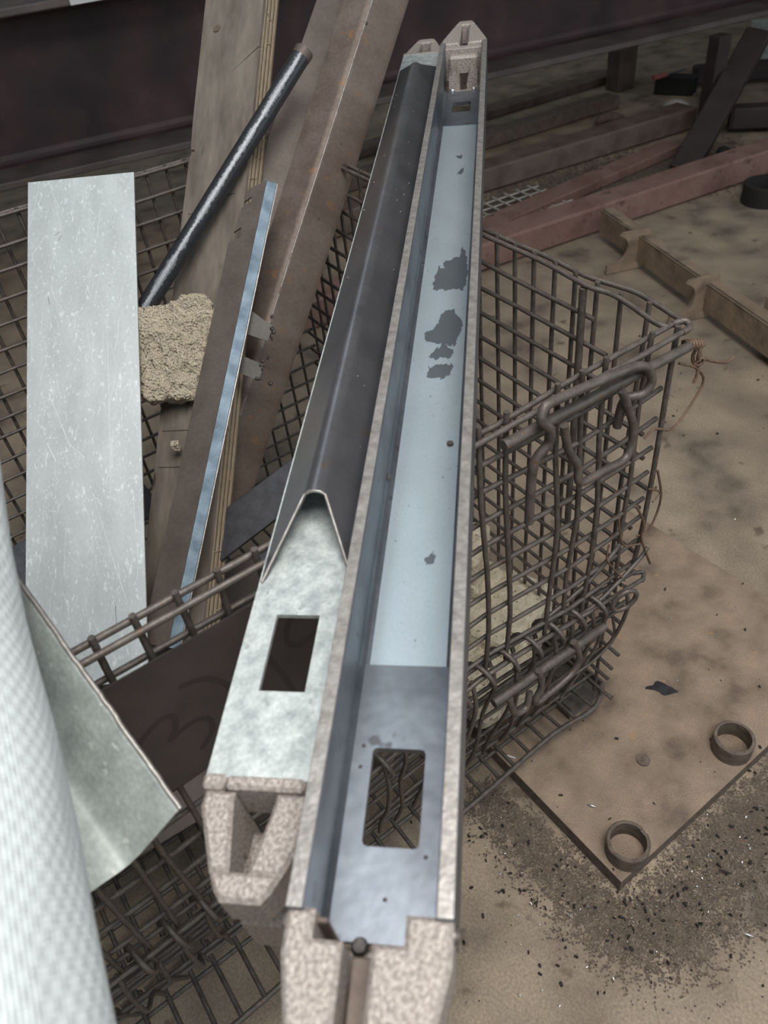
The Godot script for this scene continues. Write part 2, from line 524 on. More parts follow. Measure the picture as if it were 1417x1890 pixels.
func background() -> void:
	# I-beam: front edge of the lower flange runs from (-1.17,.4,-2.85) to (2.01,.4,-3.84)
	var a := Vector3(-1.173, 0.40, -2.845)
	var b := Vector3(2.014, 0.40, -3.835)
	var d := (b - a).normalized()
	var t := along(a - d * 1.6, b + d * 1.6)
	var l := (b - a).length() + 3.2
	var o := thing("steel_beam", "long red-primed steel I-beam lying across the trestle behind the wire container", "beam", t)
	var st := mb()
	box(st, Vector3(0, 0, -0.46), Vector3(l, 0.024, 0), Transform3D.IDENTITY, 0.004)
	put(st, "lower_flange", M.beam_flange, o)
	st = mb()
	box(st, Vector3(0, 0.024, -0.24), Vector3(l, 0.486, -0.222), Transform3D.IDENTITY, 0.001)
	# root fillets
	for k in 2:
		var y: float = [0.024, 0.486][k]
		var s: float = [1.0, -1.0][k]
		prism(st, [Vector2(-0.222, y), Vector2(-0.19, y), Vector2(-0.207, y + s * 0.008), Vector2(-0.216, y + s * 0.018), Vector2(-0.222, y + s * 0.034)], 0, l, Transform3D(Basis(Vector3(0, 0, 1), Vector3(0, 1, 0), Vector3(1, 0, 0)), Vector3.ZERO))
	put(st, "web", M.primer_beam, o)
	st = mb()
	box(st, Vector3(0, 0.486, -0.46), Vector3(l, 0.51, 0), Transform3D.IDENTITY, 0.004)
	put(st, "upper_flange", M.beam_flange, o)
	# a paper tag on the upper flange's edge
	var p := thing("paper_tag", "small white paper tag stuck on the edge of the beam's upper flange", "tag", t)
	st = mb()
	box(st, Vector3(2.03, 0.4875, 0.001), Vector3(2.23, 0.509, 0.003), Transform3D.IDENTITY, 0.0005)
	put(st, "sheet", M.white_paper, p)
	# box sections of the trestle lying on the floor
	var dd := Vector3(0.928, 0, -0.373)
	bar_thing("box_tube", "pink-red primed box tube lying nearest the notched saddle rail", "steel tube", Vector3(0.464, 0.004, -2.529) - dd * 0.9, Vector3(1.73, 0.004, -3.043) + dd * 1.0, 0.098, 0.12, M.primer_tube)
	bar_thing("box_tube", "brown box tube with a dusty top running into the trestle post", "steel tube", Vector3(0.594, 0.004, -3.265) - dd * 1.0, Vector3(1.70, 0.004, -3.712), 0.095, 0.13, M.brown_tube)
	bar_thing("box_tube", "rusty orange-brown slim box tube lying under the beam's edge", "steel tube", Vector3(0.70, 0.003, -3.754) - dd * 1.0, Vector3(1.50, 0.003, -4.19), 0.064, 0.1, M.rusty_steel)
	bar_thing("flat_bar", "dusty brown flat bar lying deepest under the beam", "steel bar", Vector3(0.788, 0.002, -4.214) - dd * 1.0, Vector3(1.70, 0.002, -4.73), 0.04, 0.12, M.brown_tube, 0.004)
	bar_thing("flat_bar", "pale dusty flat bar lying askew between two box tubes", "steel bar", Vector3(0.40, 0.002, -2.72), Vector3(1.52, 0.002, -3.42), 0.04, 0.1, M.primer_tube, 0.004)
	bar_thing("cross_tube", "dark primed cross tube joining the trestle post on its far side", "steel tube", Vector3(1.80, 0.02, -3.57), Vector3(2.9, 0.02, -3.22), 0.09, 0.09, M.dark_primer)
	bar_thing("cross_tube", "dark cross tube lying behind the slanted trestle leg", "steel tube", Vector3(1.95, 0.02, -4.35), Vector3(3.1, 0.02, -4.05), 0.08, 0.09, M.dark_primer)
	# trestle: post and slanted legs
	var tr := thing("trestle", "dark red trestle with an upright post and slanted legs under the beam", "trestle")
	st = mb()
	box(st, Vector3(-0.035, 0.0, -0.035), Vector3(0.035, 0.397, 0.035), Transform3D(Basis(UPV, 0.38), Vector3(1.72, 0, -3.64)), 0.006)
	put(st, "post", M.dark_primer, tr)
	st = mb()
	var q0 := Vector3(1.44, 0.0, -3.20)
	var q1 := Vector3(1.96, 0.345, -3.785)
	box(st, Vector3(-0.055, 0.0, -0.03), Vector3(0.055, (q1 - q0).length(), 0.03), lean(q0, q1, -20), 0.006)
	put(st, "leg", M.dark_primer, tr)
	st = mb()
	q0 = Vector3(2.35, 0.0, -3.55)
	q1 = Vector3(2.08, 0.345, -3.85)
	box(st, Vector3(-0.04, 0.0, -0.03), Vector3(0.04, (q1 - q0).length(), 0.03), lean(q0, q1, 10), 0.006)
	put(st, "leg", M.primer_tube, tr)
	# square wooden post behind, under the beam
	st = mb()
	box(st, Vector3(-0.06, 0, -0.05), Vector3(0.06, 0.39, 0.05), Transform3D(Basis(UPV, 0.4), Vector3(1.62, 0, -4.55)), 0.004)
	tag(put(st, "timber_post", M.brown_tube), "short brown timber post standing in shade under the beam", "post")
	# left end support of the beam
	st = mb()
	box(st, Vector3(-0.06, 0, -0.06), Vector3(0.06, 0.398, 0.06), Transform3D(Basis(UPV, 0.3), Vector3(-0.42, 0, -3.2)), 0.005)
	tag(put(st, "beam_support", M.dark_primer), "dark steel stub holding up the beam behind the container's back rim", "support")
	# off-cut of white welded wire mesh
	var t3 := Transform3D(Basis(UPV, 0.42), Vector3(0.70, 0.022, -3.05))
	var wm := thing("mesh_offcut", "small off-cut of pale welded wire mesh on the dirt", "wire mesh", t3)
	for k in 7:
		st = mb()
		tube(st, [Vector3(-0.20 + 0.06 * k, 0.003, -0.13), Vector3(-0.20 + 0.06 * k, 0.0, 0.14)], 0.0035, 6)
		put(st, "wire", M.white_wire, wm)
	for k in 5:
		st = mb()
		tube(st, [Vector3(-0.24, -0.004, -0.11 + 0.055 * k), Vector3(0.2, -0.004, -0.11 + 0.055 * k)], 0.0035, 6)
		put(st, "wire", M.white_wire, wm)
	# bits between the tubes
	var scraps := [[Vector3(1.36, 0.03, -3.93), 0.14, "brown_tube", "dark bent sleeve scrap lying behind the brown box tube"], [Vector3(1.72, 0.02, -4.02), 0.13, "white_wire", "white plastic strip scrap lying by the trestle post"], [Vector3(1.95, 0.03, -4.12), 0.1, "white_paper", "crumpled white scrap lying behind the trestle post"], [Vector3(1.66, 0.012, -3.3), 0.05, "rubber", "small black bolt stub on the dirt by the slanted leg"]]
	for s in scraps:
		st = mb()
		var c: Vector3 = s[0]
		tube(st, smooth([c + Vector3(-s[1] / 2, 0.005, 0.03), c + Vector3(-s[1] / 5, 0.012, 0), c + Vector3(s[1] / 4, 0.004, -0.02), c + Vector3(s[1] / 2, 0, 0.01)], 2), [0.012, 0.02, 0.026, 0.026, 0.024, 0.02, 0.012], 8)
		tag(put(st, "scrap_piece", M[s[2]]), s[3], "scrap")
	# hollow square off-cut and a red-handled tool on it
	var hs := thing("square_offcut", "black hollow square tube off-cut in front of the trestle post", "steel tube", Transform3D(Basis(UPV, 0.9), Vector3(1.84, 0.045, -4.32)))
	st = mb()
	for k in 4:
		var bt := Transform3D(Basis(Vector3(0, 0, 1), PI / 2 * k), Vector3.ZERO)
		box(st, Vector3(-0.04, 0.034, -0.1), Vector3(0.04, 0.042, 0.1), bt, 0.002)
	put(st, "wall", M.rubber, hs)
	var tool := thing("chisel", "steel chisel with a pink handle lying on the square off-cut", "chisel")
	st = mb()
	tube(st, [Vector3(1.70, 0.098, -4.29), Vector3(1.78, 0.101, -4.31)], [0.014, 0.012], 8)
	put(st, "handle", plain("pink_handle", Color8(178, 112, 104), 0.6), tool)
	st = mb()
	tube(st, [Vector3(1.78, 0.101, -4.31), Vector3(1.90, 0.098, -4.36)], 0.006, 6)
	put(st, "blade", M.worn_steel, tool)
	# stack of pale steel sections, far right
	for k in 4:
		var lb: String = ["nearest", "second", "third", "hindmost"][k]
		bar_thing("section_offcut", "pale dusty steel section in the far rows, %s from the slanted leg" % lb, "steel bar", Vector3(2.35 + 0.12 * k, 0.02, -4.55 - 0.26 * k), Vector3(3.1 + 0.12 * k, 0.02, -4.3 - 0.26 * k), 0.05, 0.07, M.galvanised_old, 0.004)

func ring_mesh(st: SurfaceTool, at: Vector3, r0: float, r1: float, h: float, n := 36, chip := 0.0) -> void:
	for k in n:
		var a0 := TAU * k / n
		var a1 := TAU * (k + 1) / n
		var d0 := Vector3(cos(a0), 0, sin(a0))
		var d1 := Vector3(cos(a1), 0, sin(a1))
		var hh := h - (chip if k in [0, 1, 20, 21, 22] else 0.0)
		var u := Vector3(0, hh, 0)
		var cb := Vector3(0, 0.0015, 0)
		var w := r1 - 0.0015
		quad(st, at + d0 * r1, at + d1 * r1, at + d1 * r1 + u - cb, at + d0 * r1 + u - cb, (d0 + d1).normalized())
		quad(st, at + d0 * r1 + u - cb, at + d1 * r1 + u - cb, at + d1 * w + u, at + d0 * w + u, ((d0 + d1).normalized() + UPV).normalized())
		quad(st, at + d0 * w + u, at + d1 * w + u, at + d1 * r0 + u, at + d0 * r0 + u, UPV)
		quad(st, at + d0 * r0, at + d1 * r0, at + d1 * r0 + u, at + d0 * r0 + u, -(d0 + d1).normalized())
		if chip > 0.0:
			for e in [[a0, d0], [a1, d1]]:
				var dd: Vector3 = e[1]
				quad(st, at + dd * r0 + Vector3(0, h - chip, 0), at + dd * r1 + Vector3(0, h - chip, 0), at + dd * r1 + Vector3(0, minf(hh, h), 0), at + dd * r0 + Vector3(0, minf(hh, h), 0), dd.cross(UPV))

func floor_things() -> void:
	# base plate with two pipe sockets; its edges run with the container's
	var e1 := Vector3(0.862, 0, -0.507)
	var e2 := Vector3(0.507, 0, 0.862)
	var bt := Transform3D(Basis(e1, UPV, e2), Vector3(0.266, 0, -0.436))
	var o := thing("base_plate", "dusty brown steel base plate with two pipe sockets lying under the container", "steel plate", bt)
	var st := mb()
	prism(st, [Vector2(0, 0), Vector2(0.62, 0), Vector2(0.62, 0.52), Vector2(0.0, 0.52)], 0.001, 0.0305, Transform3D(Basis(Vector3(1, 0, 0), Vector3(0, 0, -1), Vector3(0, 1, 0)), Vector3.ZERO))
	put(st, "plate_body", M.pipe_rust, o)
	st = mb()
	box(st, Vector3(0.0, 0.0305, -0.52), Vector3(0.62, 0.032, 0.0), Transform3D.IDENTITY, 0.0005)
	put(st, "plate_face", M.dusty_plate, o)
	for k in 2:
		st = mb()
		ring_mesh(st, Vector3([0.040, 0.298][k], 0.032, [-0.026, -0.034][k]), 0.0260, 0.0315, 0.034, 40, 0.003 if k == 0 else 0.0)
		put(st, "pipe_socket", M.pipe_rust, o)
	# washer lying on the plate
	st = mb()
	tube(st, [Vector3(0, 0.0321, 0), Vector3(0, 0.0355, 0)], 0.011, 16)
	tag(put(st, "steel_slug", M.pipe_rust, null, Transform3D(Basis.IDENTITY, Vector3(0.362, 0, -0.617))), "small round steel slug lying on the base plate", "slug")
	# spilt oil stain on the floor: a thin dark film
	st = mb()
	var ol := []
	for k in 24:
		var a := TAU * k / 24
		ol.append(Vector2(cos(a) * 0.024 * (1 + 0.3 * sin(3 * a)), sin(a) * 0.011 * (1 + 0.35 * cos(4 * a + 1))))
	prism(st, ol, 0.0, 0.0008, Transform3D(Basis(Vector3(0.94, 0, 0.34), Vector3(-0.34, 0, 0.94), Vector3(0, 1, 0)), Vector3(0.440, 0.032, -0.745)))
	tag(put(st, "oil_spot", M.dark_flat), "dark oily spot with a ragged outline on the dusty floor", "stain")
	# loose dirt heaped along the plate
	st = mb()
	var f := noise(77, 9.0)
	heap(st, f, [Vector3(0.10, 0, -0.60), Vector3(0.18, 0, -0.48), Vector3(0.25, 0, -0.39), Vector3(0.33, 0, -0.39), Vector3(0.42, 0, -0.45), Vector3(0.52, 0, -0.50), Vector3(0.66, 0, -0.56)], [0.030, 0.042, 0.05, 0.06, 0.065, 0.07, 0.07], 0.0042)
	tag(put(st, "loose_dirt", M.dirt), "dark loose dirt and swarf heaped along the base plate", "dirt", "", "stuff")
	st = mb()
	heap(st, noise(78, 5.0), [Vector3(0.30, 0, -2.85), Vector3(0.75, 0, -3.12), Vector3(1.2, 0, -3.25), Vector3(1.65, 0, -3.25)], [0.16, 0.2, 0.22, 0.2], 0.012)
	tag(put(st, "loose_dirt", M.dirt), "brown dirt spread on the floor between the trestle tubes", "dirt", "", "stuff")
	# grit and bright swarf
	grit("swarf_chips", 230, M.bright_weld, 0.0009, 0.0022, "tiny bright metal swarf chips scattered on the floor")
	grit("grit_crumbs", 420, M.plate_edge, 0.001, 0.0034, "dark grit crumbs scattered on the floor")
	# a few bigger crumbs and slivers, singly
	var sl := [[0.152, -0.655, 0.016, "white_paper", "white paper flake on the base plate"], [0.258, -0.553, 0.012, "bright_weld", "bright steel sliver lying beside the chipped pipe socket"], [0.42, -0.352, 0.012, "bright_weld", "bright steel sliver on the bare floor beyond the dirt heap"], [0.425, -0.438, 0.016, "plate_edge", "thin curled dark sliver on the dirt heap"], [0.032, -0.583, 0.022, "blue_plastic", "blue plastic scrap lying under the container's edge"]]
	for s in sl:
		st = mb()
		var c := Vector3(s[0], 0.008 if s[1] > -0.53 else 0.0335, s[1])
		var g: float = s[2]
		tube(st, smooth([c + Vector3(-g / 2, 0, -g / 3), c + Vector3(0, 0.0015, 0), c + Vector3(g / 2, 0, g / 5)], 2), [0.0008, 0.0016, 0.0018, 0.0014, 0.0007], 6)
		tag(put(st, "floor_sliver", M[s[3]]), s[4], "scrap")
	saddle_rail()
	# black rubber sleeve, right
	st = mb()
	ring_mesh(st, Vector3(1.60, 0, -2.80), 0.062, 0.085, 0.07, 32)
	tag(put(st, "rubber_ring", M.rubber), "black rubber ring lying on the floor beside the pink-red box tube", "rubber ring")

func heap(st: SurfaceTool, f: FastNoiseLite, path: Array, w: Array, high: float) -> void:
	# loose dirt strewn along a path: small clods, packed in the middle and thinning out
	var P := smooth(path, 8)
	var n := P.size()
	var cols := 26
	var g := RandomNumberGenerator.new()
	g.seed = 1234 + n
	# the trodden layer below: cells of a fine grid, left out where the noise runs low
	var lo: Vector3 = P[0]
	var hi: Vector3 = P[0]
	for p in P:
		lo = Vector3(minf(lo.x, p.x), 0, minf(lo.z, p.z))
		hi = Vector3(maxf(hi.x, p.x), 0, maxf(hi.z, p.z))
	var cell := high * 0.5
	var pad: float = w.max() * 1.6
	for ix in int((hi.x - lo.x + 2 * pad) / cell):
		for iz in int((hi.z - lo.z + 2 * pad) / cell):
			var c := Vector3(lo.x - pad + ix * cell, 0, lo.z - pad + iz * cell)
			var best := 99.0
			for i in P.size():
				var q := float(i) / (n - 1) * (w.size() - 1)
				var ww: float = lerpf(w[int(q)], w[mini(int(q) + 1, w.size() - 1)], q - int(q))
				best = minf(best, P[i].distance_to(c) / ww)
			if 0.75 - best * 0.8 + 0.75 * f.get_noise_2d(c.x * 5, c.z * 5) + g.randfn(0, 0.3) < 0.0:
				continue
			var y := 0.0006 + g.randf() * 0.0010
			var k := cell * g.randf_range(0.75, 1.15)
			var an := g.randf() * TAU
			c += Vector3(g.randfn(0, cell * 0.4), y, g.randfn(0, cell * 0.4))
			tri(st, c + Vector3(cos(an), 0, sin(an)) * k, c + Vector3(cos(an + 2.1), 0.0003, sin(an + 2.1)) * k, c + Vector3(cos(an + 4.2), 0, sin(an + 4.2)) * k, UPV)
	for i in n * 3:
		var q0 := float(i) / (n * 3 - 1) * (n - 1)
		var at: Vector3 = P[int(q0)].lerp(P[mini(int(q0) + 1, n - 1)], q0 - int(q0))
		var a: Vector3 = P[maxi(int(q0) - 1, 0)]
		var b: Vector3 = P[mini(int(q0) + 1, n - 1)]
		var d := (b - a).normalized().cross(UPV)
		var q := q0 / (n - 1) * (w.size() - 1)
		var ww: float = lerpf(w[int(q)], w[mini(int(q) + 1, w.size() - 1)], q - int(q))
		for k in cols:
			var s := g.randfn(0, 0.55)
			var p: Vector3 = at + d * s * ww + Vector3(g.randfn(0, 0.006), 0, g.randfn(0, 0.006))
			if f.get_noise_2d(p.x * 6, p.z * 6) + 0.25 < absf(s) * 0.5:
				continue
			var r := high * g.randf_range(0.25, 0.9) * (1.5 if g.randf() < 0.05 else 1.0)
			var t := Transform3D(Basis.from_euler(Vector3(g.randf_range(-0.3, 0.3), g.randf() * TAU, g.randf_range(-0.3, 0.3))), p + Vector3(0, r * 0.10, 0))
			# a flat clod of eight faces
			var top := t * Vector3(g.randf_range(-0.2, 0.2) * r, r * 0.32, g.randf_range(-0.2, 0.2) * r)
			var ring := []
			for e in 5:
				ring.append(t * (Vector3(cos(TAU * e / 5), -0.22, sin(TAU * e / 5)) * r * g.randf_range(0.7, 1.2)))
			for e in 5:
				var u: Vector3 = ring[e]
				var v: Vector3 = ring[(e + 1) % 5]
				var nn := (u - top).cross(v - top).normalized()
				tri(st, top, u, v, nn if nn.y > 0 else -nn)

func grit(called: String, count: int, m: Material, r0: float, r1: float, label: String) -> void:
	var st := mb()
	for k in count:
		var u := rng.randf()
		var p := Vector3(rng.randf_range(0.0, 0.75), 0.0, rng.randf_range(-0.78, -0.2))
		if u > 0.35:      # most of it lies by the plate's edges
			var s := rng.randf()
			p = Vector3(0.27, 0, -0.42).lerp(Vector3(0.72, 0, -0.62), s) if rng.randf() < 0.7 else Vector3(0.05, 0, -0.62).lerp(Vector3(0.27, 0, -0.40), s)
			p += Vector3(rng.randfn(0, 0.05), 0, absf(rng.randfn(0, 0.06)))
		elif u > 0.2:
			p = Vector3(rng.randf_range(0.45, 1.5), 0, rng.randf_range(-2.0, -0.8))
		var q := p - Vector3(0.268, 0, -0.436)
		var on := q.dot(Vector3(0.862, 0, -0.507)) > 0 and q.dot(Vector3(0.507, 0, 0.862)) < 0 and q.dot(Vector3(0.507, 0, 0.862)) > -0.52
		var r := rng.randf_range(r0, r1)
		var t := Transform3D(Basis.from_euler(Vector3(rng.randf() * TAU, rng.randf() * TAU, rng.randf() * TAU)), p + Vector3(0, r * 0.4 + (0.032 if on else 0.003), 0))
		box(st, Vector3(-r, -r * 0.4, -r * 0.6), Vector3(r, r * 0.4, r * 0.6), t, r * 0.25)
	tag(put(st, called, m), label, "grit", "", "stuff")

func saddle_rail() -> void:
	var a := Vector3(0.925, 0, -2.66)
	var b := Vector3(1.14, 0, -1.45)
	var x := (b - a).normalized()
	var t := Transform3D(Basis(UPV.cross(x) * -1.0, UPV, x), a)
	if t.basis.determinant() < 0:
		t.basis = Basis(UPV.cross(x), UPV, x)
	var o := thing("saddle_rail", "dusty steel rail with two notched saddle plates lying on the floor", "steel rail", t)
	var l := (b - a).length()
	var st := mb()
	box(st, Vector3(-0.006, 0.03, 0), Vector3(0.006, 0.115, l), Transform3D.IDENTITY, 0.002)
	box(st, Vector3(-0.006, 0.107, 0), Vector3(0.04, 0.115, l), Transform3D.IDENTITY, 0.002)
	box(st, Vector3(0.03, 0.0, 0.2), Vector3(0.05, 0.108, 0.26), Transform3D.IDENTITY, 0.002)
	box(st, Vector3(0.03, 0.0, l - 0.3), Vector3(0.05, 0.108, l - 0.24), Transform3D.IDENTITY, 0.002)
	put(st, "rail", M.dusty_plate, o)
	for k in 2:
		st = mb()
		var poly := [Vector2(0.034, 0.0), Vector2(0.034, 0.132), Vector2(-0.062, 0.132)]
		for i in range(1, 12):
			var an := PI / 2 - PI * i / 12
			poly.append(Vector2(-0.082 + 0.042 * cos(an), 0.078 + 0.046 * sin(an)))
		poly.append_array([Vector2(-0.112, 0.030), Vector2(-0.114, 0.0)])
		prism(st, poly, -0.006, 0.006, Transform3D(Basis.IDENTITY, Vector3(0, 0.003, [0.26, 0.65][k])))
		put(st, "saddle_plate", M.dusty_plate, o)
	st = mb()
	box(st, Vector3(0.04, 0.115, l - 0.38), Vector3(0.046, 0.15, l - 0.02), Transform3D.IDENTITY, 0.001)
	put(st, "stiffener", M.dusty_plate, o)

# ------------------------------------------------------------------ the wire container
# its own axes: x along the front to the right corner, y up, z out through the front; the right front corner is the origin
var crate: Transform3D

func rim_y(z: float) -> float:
	return 0.78 - 0.057 * z

func hinge_y(x: float) -> float:
	var k := [[-1.1, 0.36], [-0.75, 0.352], [-0.5, 0.385], [-0.3, 0.425], [-0.15, 0.41], [0.02, 0.388]]
	for i in k.size() - 1:
		if x <= k[i + 1][0]:
			return lerpf(k[i][1], k[i + 1][1], clampf((x - k[i][0]) / (k[i + 1][0] - k[i][0]), 0, 1))
	return 0.388

func wob(a: float) -> float:
	return rng.randfn(0, a)

func wire(parent: Node, pts: Array, r: float, called := "wire", sides := 8, m: Material = null) -> MeshInstance3D:
	var st := mb()
	tube(st, pts, r, sides)
	return put(st, called, m if m else M.bar, parent)

func wire_container() -> void:
	crate = Transform3D(Basis(Vector3(0.862, 0, -0.507), UPV, Vector3(0.507, 0, 0.862)).orthonormalized(), Vector3(0.3374, 0, -0.6986))
	var o := thing("wire_container", "dented brown wire mesh container full of steel and timber off-cuts", "wire container", crate)
	var W := 1.10          # front length
	var D := 0.855         # depth
	var g := 0.0345        # mesh
	var r := 0.0030
	# front gate, upper half: two rim rods with the uprights welded between them
	var st := mb()
	var rim_in := []
	var rim_out := []
	for k in 14:
		var x := -W + (W + 0.0) * k / 13.0
		var dip: float = -0.006 * exp(-pow((x + 0.24) / 0.05, 2))
		rim_in.append(Vector3(x, 0.78 + dip, -0.0062))
		rim_out.append(Vector3(x, 0.777, 0.0062 + 0.004 * exp(-pow((x + 0.05) / 0.06, 2))))
	tube(st, smooth(rim_in, 2), r * 1.05, 10)
	tube(st, smooth(rim_out, 2), r * 1.05, 10)
	tube(st, smooth([Vector3(-0.004, 0.78, -0.0062), Vector3(0.009, 0.781, -0.001), Vector3(0.006, 0.778, 0.008), Vector3(-0.006, 0.777, 0.0085)], 3), r * 1.25, 10)
	var gate := put(st, "front_gate", M.bar, o)
	var nx := int(W / g)
	for k in nx:
		var x := -0.045 - 0.0336 * k
		if k in [1, 5, 9]:
			continue
		var hy := hinge_y(x)
		var b := 0.008 * sin(PI * k / 9.0) if k < 10 else 0.0
		wire(gate, smooth([Vector3(x + wob(0.001), 0.790, 0), Vector3(x + wob(0.002), 0.70, b * 0.5 + wob(0.002)), Vector3(x + wob(0.003), 0.60, b + wob(0.002)), Vector3(x + wob(0.003), 0.50, b * 0.6 + wob(0.002)), Vector3(x, hy - 0.004, 0)], 2), r)
	for j in range(1, 10):
		var pts := []
		for k in 9:
			var x := -W + W * k / 8.0
			var b := 0.008 * sin(PI * minf(-x / g, 9.0) / 9.0) if -x / g < 9 else 0.0
			var hy := hinge_y(x)
			var y := 0.78 - (0.78 - hy) * j / 9.6
			pts.append(Vector3(x - (0.006 if k == 8 else 0.0), y + wob(0.0016) + (0.012 * exp(-pow((x + 0.03) / 0.05, 2)) if j > 6 else 0.0), -0.006 + b))
		wire(gate, smooth(pts, 2), r * 0.97)
	wire(gate, smooth([Vector3(-0.006, 0.782, 0.002), Vector3(-0.008, 0.70, 0.003), Vector3(-0.012, 0.60, 0.006), Vector3(-0.012, 0.50, 0.004), Vector3(-0.016, 0.43, 0.002)], 3), r * 1.1)
	# extra bent cut ends near the corner
	wire(gate, smooth([Vector3(-0.19, 0.43, -0.004), Vector3(-0.11, 0.448, -0.002), Vector3(-0.075, 0.478, 0.004), Vector3(-0.05, 0.486, 0.0)], 3), r)
	wire(gate, smooth([Vector3(-0.21, 0.408, 0.002), Vector3(-0.10, 0.405, 0.006), Vector3(-0.02, 0.437, 0.008), Vector3(0.004, 0.45, 0.006)], 3), r)
	# latch: rod through two bent handles
	st = mb()
	tube(st, [Vector3(-0.262, 0.766, 0.013), Vector3(-0.12, 0.763, 0.0135), Vector3(0.004, 0.757, 0.012)], 0.0058, 12)
	var latch := put(st, "latch_rod", M.bar, o)
	wire(latch, smooth([Vector3(-0.233, 0.655, 0.020), Vector3(-0.231, 0.715, 0.020), Vector3(-0.226, 0.736, 0.021), Vector3(-0.214, 0.750, 0.024), Vector3(-0.215, 0.767, 0.026), Vector3(-0.224, 0.780, 0.024), Vector3(-0.221, 0.790, 0.022), Vector3(-0.208, 0.793, 0.021), Vector3(-0.149, 0.787, 0.021), Vector3(-0.099, 0.781, 0.021), Vector3(-0.078, 0.772, 0.022), Vector3(-0.068, 0.754, 0.024), Vector3(-0.076, 0.740, 0.022), Vector3(-0.092, 0.735, 0.012), Vector3(-0.094, 0.700, 0.008)], 4), 0.0050, "latch_handle", 10)
	wire(latch, smooth([Vector3(-0.190, 0.757, 0.020), Vector3(-0.181, 0.722, 0.020), Vector3(-0.168, 0.696, 0.022), Vector3(-0.167, 0.676, 0.024), Vector3(-0.156, 0.669, 0.024), Vector3(-0.120, 0.667, 0.024), Vector3(-0.096, 0.665, 0.024), Vector3(-0.085, 0.678, 0.023), Vector3(-0.084, 0.703, 0.021), Vector3(-0.098, 0.736, 0.020), Vector3(-0.108, 0.758, 0.019)], 4), 0.0046, "latch_handle", 10)
	# hinge: rods of both halves, held by bent rings
	st = mb()
	var l1 := []
	var l2 := []
	var l3 := []
	for k in 12:
		var x := -W + (W + 0.004) * k / 11.0
		l1.append(Vector3(x, hinge_y(x) + 0.003, -0.007))
		l2.append(Vector3(x, hinge_y(x) + 0.001, 0.009))
		l3.append(Vector3(minf(x, -0.02), hinge_y(x) - 0.016, -0.002))
	tube(st, smooth(l1, 2), r * 1.05, 8)
	tube(st, smooth(l2, 2), r * 1.05, 8)
	tube(st, smooth(l3, 2), r * 1.1, 8)
	tube(st, smooth([Vector3(0.0, 0.391, -0.007), Vector3(0.014, 0.389, 0.0), Vector3(0.0, 0.389, 0.009)], 4), r * 1.05, 8)
	var hinge := put(st, "hinge_bar", M.bar, o)
	for k in 18:
		var x := -0.093 - 0.0395 * k
		if k in [8, 11]:
			continue
		var pts := []
		for i in 15:
			var a := deg_to_rad(-65 + 300.0 * i / 14)
			pts.append(Vector3(x + 0.011 - 0.022 * i / 14.0, hinge_y(x) - 0.004 + sin(a) * 0.0185, 0.001 + cos(a) * 0.0205))
		wire(hinge, pts, 0.0033, "hinge_ring")
	for rr in [[Vector3(-0.052, 0.398, 0.022), 0.013]]:
		var pts := []
		for i in 18:
			var a := TAU * i / 18
			pts.append(rr[0] + Vector3(cos(a) * 0.016, sin(a) * 0.017 + cos(a) * 0.004, cos(a) * 0.006))
		st = mb()
		tube(st, pts, 0.0036, 8, false, true)
		put(st, "hinge_ring", M.bar, hinge)
	# lower latch
	st = mb()
	tube(st, [Vector3(-0.285, 0.378, 0.020), Vector3(-0.085, 0.368, 0.020)], 0.0062, 12)
	var lat2 := put(st, "latch_rod", M.bar, o)
	wire(lat2, smooth([Vector3(-0.212, 0.386, 0.024), Vector3(-0.207, 0.350, 0.026), Vector3(-0.217, 0.328, 0.026), Vector3(-0.209, 0.318, 0.026), Vector3(-0.155, 0.323, 0.026), Vector3(-0.138, 0.340, 0.026), Vector3(-0.139, 0.362, 0.025), Vector3(-0.147, 0.388, 0.022)], 4), 0.0046, "latch_handle", 10)
	wire(lat2, smooth([Vector3(-0.262, 0.372, 0.024), Vector3(-0.256, 0.338, 0.028), Vector3(-0.236, 0.330, 0.028), Vector3(-0.226, 0.352, 0.024)], 4), 0.0046, "latch_handle", 10)
	# lower front panel, its uprights hooked over the hinge and bent in to the base
	st = mb()
	tube(st, smooth([Vector3(-W, 0.105, -0.07), Vector3(-0.5, 0.105, -0.07), Vector3(0, 0.105, -0.055)], 4), r * 1.05, 8)
	var low := put(st, "lower_panel", M.bar, o)
	for k in nx:
		var x := -0.03 - g * k
		var hy := hinge_y(x)
		var q := 0.012 if k % 2 == 0 else -0.004
		wire(low, smooth([Vector3(x, hy + 0.002, 0.004), Vector3(x + wob(0.002), hy - 0.04, 0.008 + q * 0.4), Vector3(x - 0.005 + wob(0.003), hy - 0.12, -0.012 + q), Vector3(x - 0.004 + wob(0.003), 0.19, -0.035 + wob(0.004)), Vector3(x + wob(0.002), 0.10, -0.062)], 3), r)
	for j in range(1, 8):
		var pts := []
		for k in 8:
			var x := -W + W * k / 7.0
			var y := lerpf(hinge_y(x) - 0.02, 0.12, j / 8.0)
			pts.append(Vector3(x, y + wob(0.002), lerpf(-0.010, -0.066, j / 8.0) + 0.010 * sin(j * 1.2)))
		wire(low, smooth(pts, 2), r * 0.97)
	# right side panel
	st = mb()
	var s_in := []
	var s_out := []
	for p in [[-D, 0.0], [-0.62, -0.001], [-0.317, -0.001], [-0.207, 0.002], [-0.150, -0.002], [-0.119, -0.004], [-0.092, 0.002], [-0.063, -0.001], [-0.020, -0.010], [-0.004, -0.008]]:
		s_in.append(Vector3(p[1] - 0.006, rim_y(p[0]) + 0.001, p[0]))
